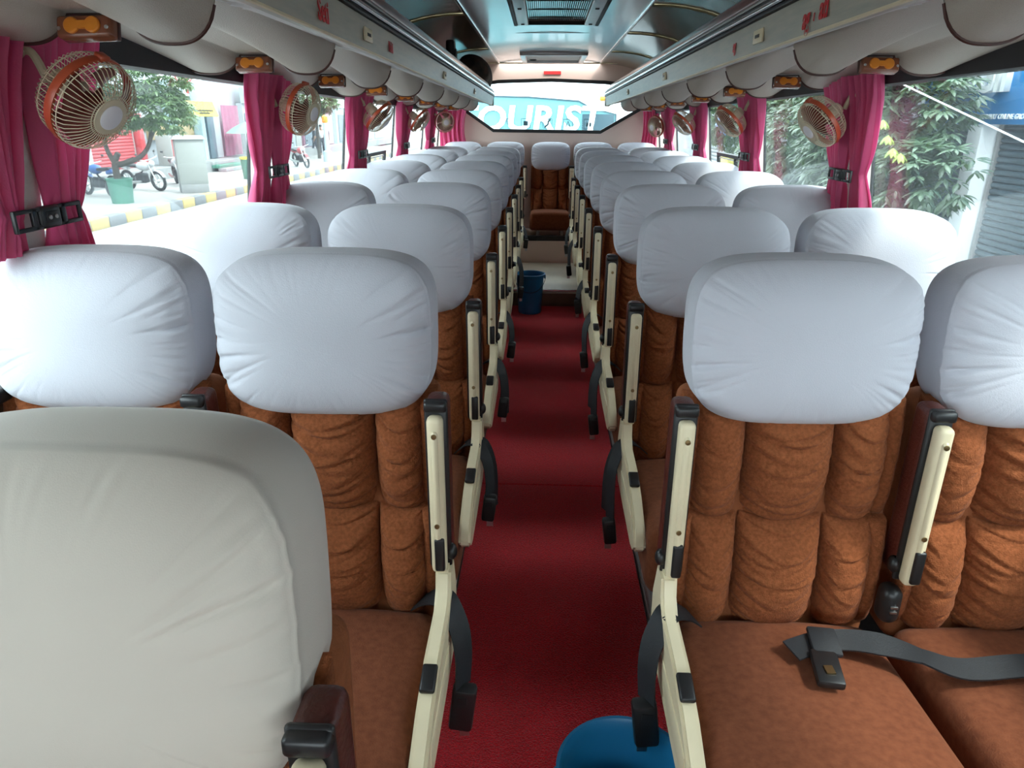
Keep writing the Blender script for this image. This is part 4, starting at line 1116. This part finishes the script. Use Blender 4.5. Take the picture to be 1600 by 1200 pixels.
# ---------------------------------------------------------------- people walking across the street
def person(loc, rz, shirt, trousers, label, stride=.16):
    r = empty('person', loc, (0, 0, rz))
    J = dict(pel=(0, 0, .92), wai=(0, 0, 1.08), che=(0, .0, 1.30), nec=(0, .0, 1.46), hd0=(0, .01, 1.54), hd1=(0, .015, 1.66),
             hl=(-.09, 0, .88), kl=(-.10, -stride * .5 - .03, .48), al=(-.10, -stride, .08), tl=(-.10, -stride - .14, .03),
             hr=(.09, 0, .88), kr=(.10, stride * .4, .48), ar=(.10, stride * 1.2, .10), tr=(.10, stride * 1.2 - .13, .03),
             sl=(-.17, 0, 1.38), el=(-.23, .06, 1.10), wl=(-.23, -.04, .86), fl=(-.23, -.06, .77), sr=(.17, 0, 1.38), er=(.23, -.03, 1.10), wr=(.23, -.10, .87), fr=(.23, -.12, .78))
    E = [('pel', 'wai'), ('wai', 'che'), ('che', 'nec'), ('nec', 'hd0'), ('hd0', 'hd1'), ('pel', 'hl'), ('hl', 'kl'), ('kl', 'al'), ('al', 'tl'), ('pel', 'hr'), ('hr', 'kr'), ('kr', 'ar'), ('ar', 'tr'),
         ('che', 'sl'), ('sl', 'el'), ('el', 'wl'), ('wl', 'fl'), ('che', 'sr'), ('sr', 'er'), ('er', 'wr'), ('wr', 'fr')]
    rad = dict(pel=.13, wai=.12, che=.135, nec=.055, hd0=.085, hd1=.095, hl=.09, kl=.06, al=.042, tl=.035, hr=.09, kr=.06, ar=.042, tr=.035, sl=.06, el=.045, wl=.033, fl=.028, sr=.06, er=.045, wr=.033, fr=.028)
    def skin(keys, grow, name, mt):
        ks_ = list(keys); me = bpy.data.meshes.new(name)
        me.from_pydata([J[k] for k in ks_], [(ks_.index(a), ks_.index(b)) for a, b in E if a in ks_ and b in ks_], [])
        o = bpy.data.objects.new(name, me); COL.objects.link(o)
        md = o.modifiers.new('skin', 'SKIN'); md.use_smooth_shade = True
        for i, k in enumerate(ks_): o.data.skin_vertices[0].data[i].radius = (rad[k] + grow,) * 2
        o.data.skin_vertices[0].data[0].use_root = True
        o.modifiers.new('sub', 'SUBSURF').levels = 1
        dg = bpy.context.evaluated_depsgraph_get(); nm = bpy.data.meshes.new_from_object(o.evaluated_get(dg)); bpy.data.objects.remove(o)
        nm.materials.clear(); return put(name, nm, mt, r)
    skin(J, 0, 'body', M['skin'])
    skin(['pel', 'wai', 'che', 'sl', 'el', 'sr', 'er'], .02, 'shirt', M[shirt])
    skin(['pel', 'hl', 'kl', 'al', 'hr', 'kr', 'ar'], .018, 'trousers', M[trousers])
    MB().ell((0, .03, 1.68), (.098, .105, .09), 14, 8).build('hair', M['black'], r)
    tag(r, label, 'person', 'people across the street')
person((-13.7, 45.3, G + .13), R(20), 'shirt', 'darkcloth', 'person in white shirt and dark trousers walking')
person((-13.9, 44.6, G + .13), R(-60), 'darkcloth', 'darkcloth', 'person in dark clothes standing left of the white shirt')
person((-14.0, 47.2, G + .13), R(10), 'darkcloth', 'dkblue', 'person in dark jacket walking just behind the white shirt')

# ---------------------------------------------------------------- shops close on the right
RX = 4.55
struct(MB().box((RX + .5, 20, 1.2), (.6, 46, 4.2)).build('wall_shops', M['whitewall'], smooth=None))
shutter('roller_shutter', RX, 4.6, 7.68, G + .1, 1.42, .062, 'blueshut', 1, 'blue grey roller shutter right of the white pillar', 'roller shutters on the right')
shutter('roller_shutter', RX, 8.02, 11.2, G + .1, 1.42, .062, 'blueshut', 1, 'blue grey roller shutter behind the dark leafed tree', 'roller shutters on the right')
shutter('roller_shutter', RX, 17.2, 22.2, G + .1, 1.6, .09, 'greyshut', 1, 'pale roller shutter far along the right side', 'roller shutters on the right')
tag(MB().rbox((RX - .08, 7.85, .35), (.22, .24, 2.4), .01, 2).build('shop_pillar', M['signwhite']), 'white pillar between the blue grey shutters', 'pillar')
bs = empty('shop_sign', (RX - .15, 6.75, 1.98))
MB().rbox((0, 0, 0), (.12, 4.4, 1.14), .01, 2).build('board', M['signblue'], bs)
o = put('lettering', text_mesh('AHMART ONLINE GROUP', .066, .004, .0008, .15), M['signwhite'], bs); o.rotation_euler = (PI / 2, 0, -PI / 2); o.location = (-.066, .62, -.50)
o = put('lettering', text_mesh('EGII', .42, .035, .012), M['signwhite'], bs); o.rotation_euler = (PI / 2, 0, -PI / 2); o.location = (-.085, .98, -.14)
tag(bs, 'bright blue shop sign with white lettering at the upper right', 'sign')
b2 = empty('shop_sign', (RX - .1, 19.5, 1.2)); MB().rbox((0, 0, .0), (.10, 2.2, .55), .01, 2).build('board', M['signblue'], b2)
tag(b2, 'small blue board on the far right shop front', 'sign')
yb = MB().rbox((RX - .2, 17.6, -.12), (.3, .8, 1.46), .02, 2).build('yellow_board', M['yellow']); tag(yb, 'pale yellow board seen through the right sliding window', 'board')
tag(MB().tube([(2.6, 9.0, 2.45), (2.6, 5.542, 1.642), (2.6, 4.216, 1.337), (2.6, 2.4, .95)], .0055, 6).build('cable', M['signwhite']), 'taut pale cable crossing the blue sign outside the right window', 'cable')

# ---------------------------------------------------------------- coach parked behind
co = empty('coach', (-.1, 11.5, G))
MB().rbox((0, 4.2, 1.72), (2.5, 8.2, 2.9), .22, 5).build('body', M['buswhite'], co)
def wsf(y, shrink=0): return [(-1.22 + shrink, y, 1.35), (1.15 - shrink, y, 1.35), (1.15 - shrink, y, 2.36 - shrink), (.76, y, 2.45 - shrink), (.58, y, 2.545 - shrink), (-.2, y, 2.60 - shrink), (-.75, y, 2.61 - shrink), (-1.22 + shrink, y, 2.57 - shrink)]
m = MB().add(wsf(.05) + wsf(.09), [tuple(range(8)), tuple(range(15, 7, -1))] + [(i, (i + 1) % 8, (i + 1) % 8 + 8, i + 8) for i in range(8)])
wsn = m.build('windscreen', M['teal'], co, smooth=None)
MB().box((.88, .035, 2.05), (.48, .012, .62)).build('dark_panel', M['tealdark'], wsn, smooth=None)
MB().tube([Vector(p) + Vector((0, -.01, 0)) for p in wsf(.05)], .012, 4, closed=True).build('gasket', M['tealdark'], wsn)
o = put('lettering', text_mesh('TOURIST', .50, .004, .014, .12, 1.12), M['signwhite'], wsn); o.rotation_euler = (PI / 2, 0, 0); o.location = (-.20, .03, 2.275)
for k in (-1, 1):
    w = MB().rbox((k * 1.0, .02, .75), (.30, .08, .22), .05, 3).build('headlight', M['bikewhite'], co)
    w2 = MB().lathe([(.46, -.13), (.48, -.1), (.48, .1), (.46, .13), (0, .13)], 24, Matrix.Translation((k * 1.12, 1.6, .5)) @ Matrix.Rotation(PI / 2, 4, 'Y')).build('wheel', M['tyre'], co)
MB().rbox((1.30, -.05, 2.35), (.16, .2, .34), .05, 3).build('mirror', M['buswhite'], co)
MB().rbox((.95, .02, 2.58), (.12, .06, .07), .02, 2).build('marker_lamp', M['orange'], co)
MB().rbox((0, .0, .45), (2.4, .16, .4), .06, 3).build('bumper', M['teal'], co)
tag(co, 'white coach with teal windscreen lettering parked behind the rear window', 'coach')
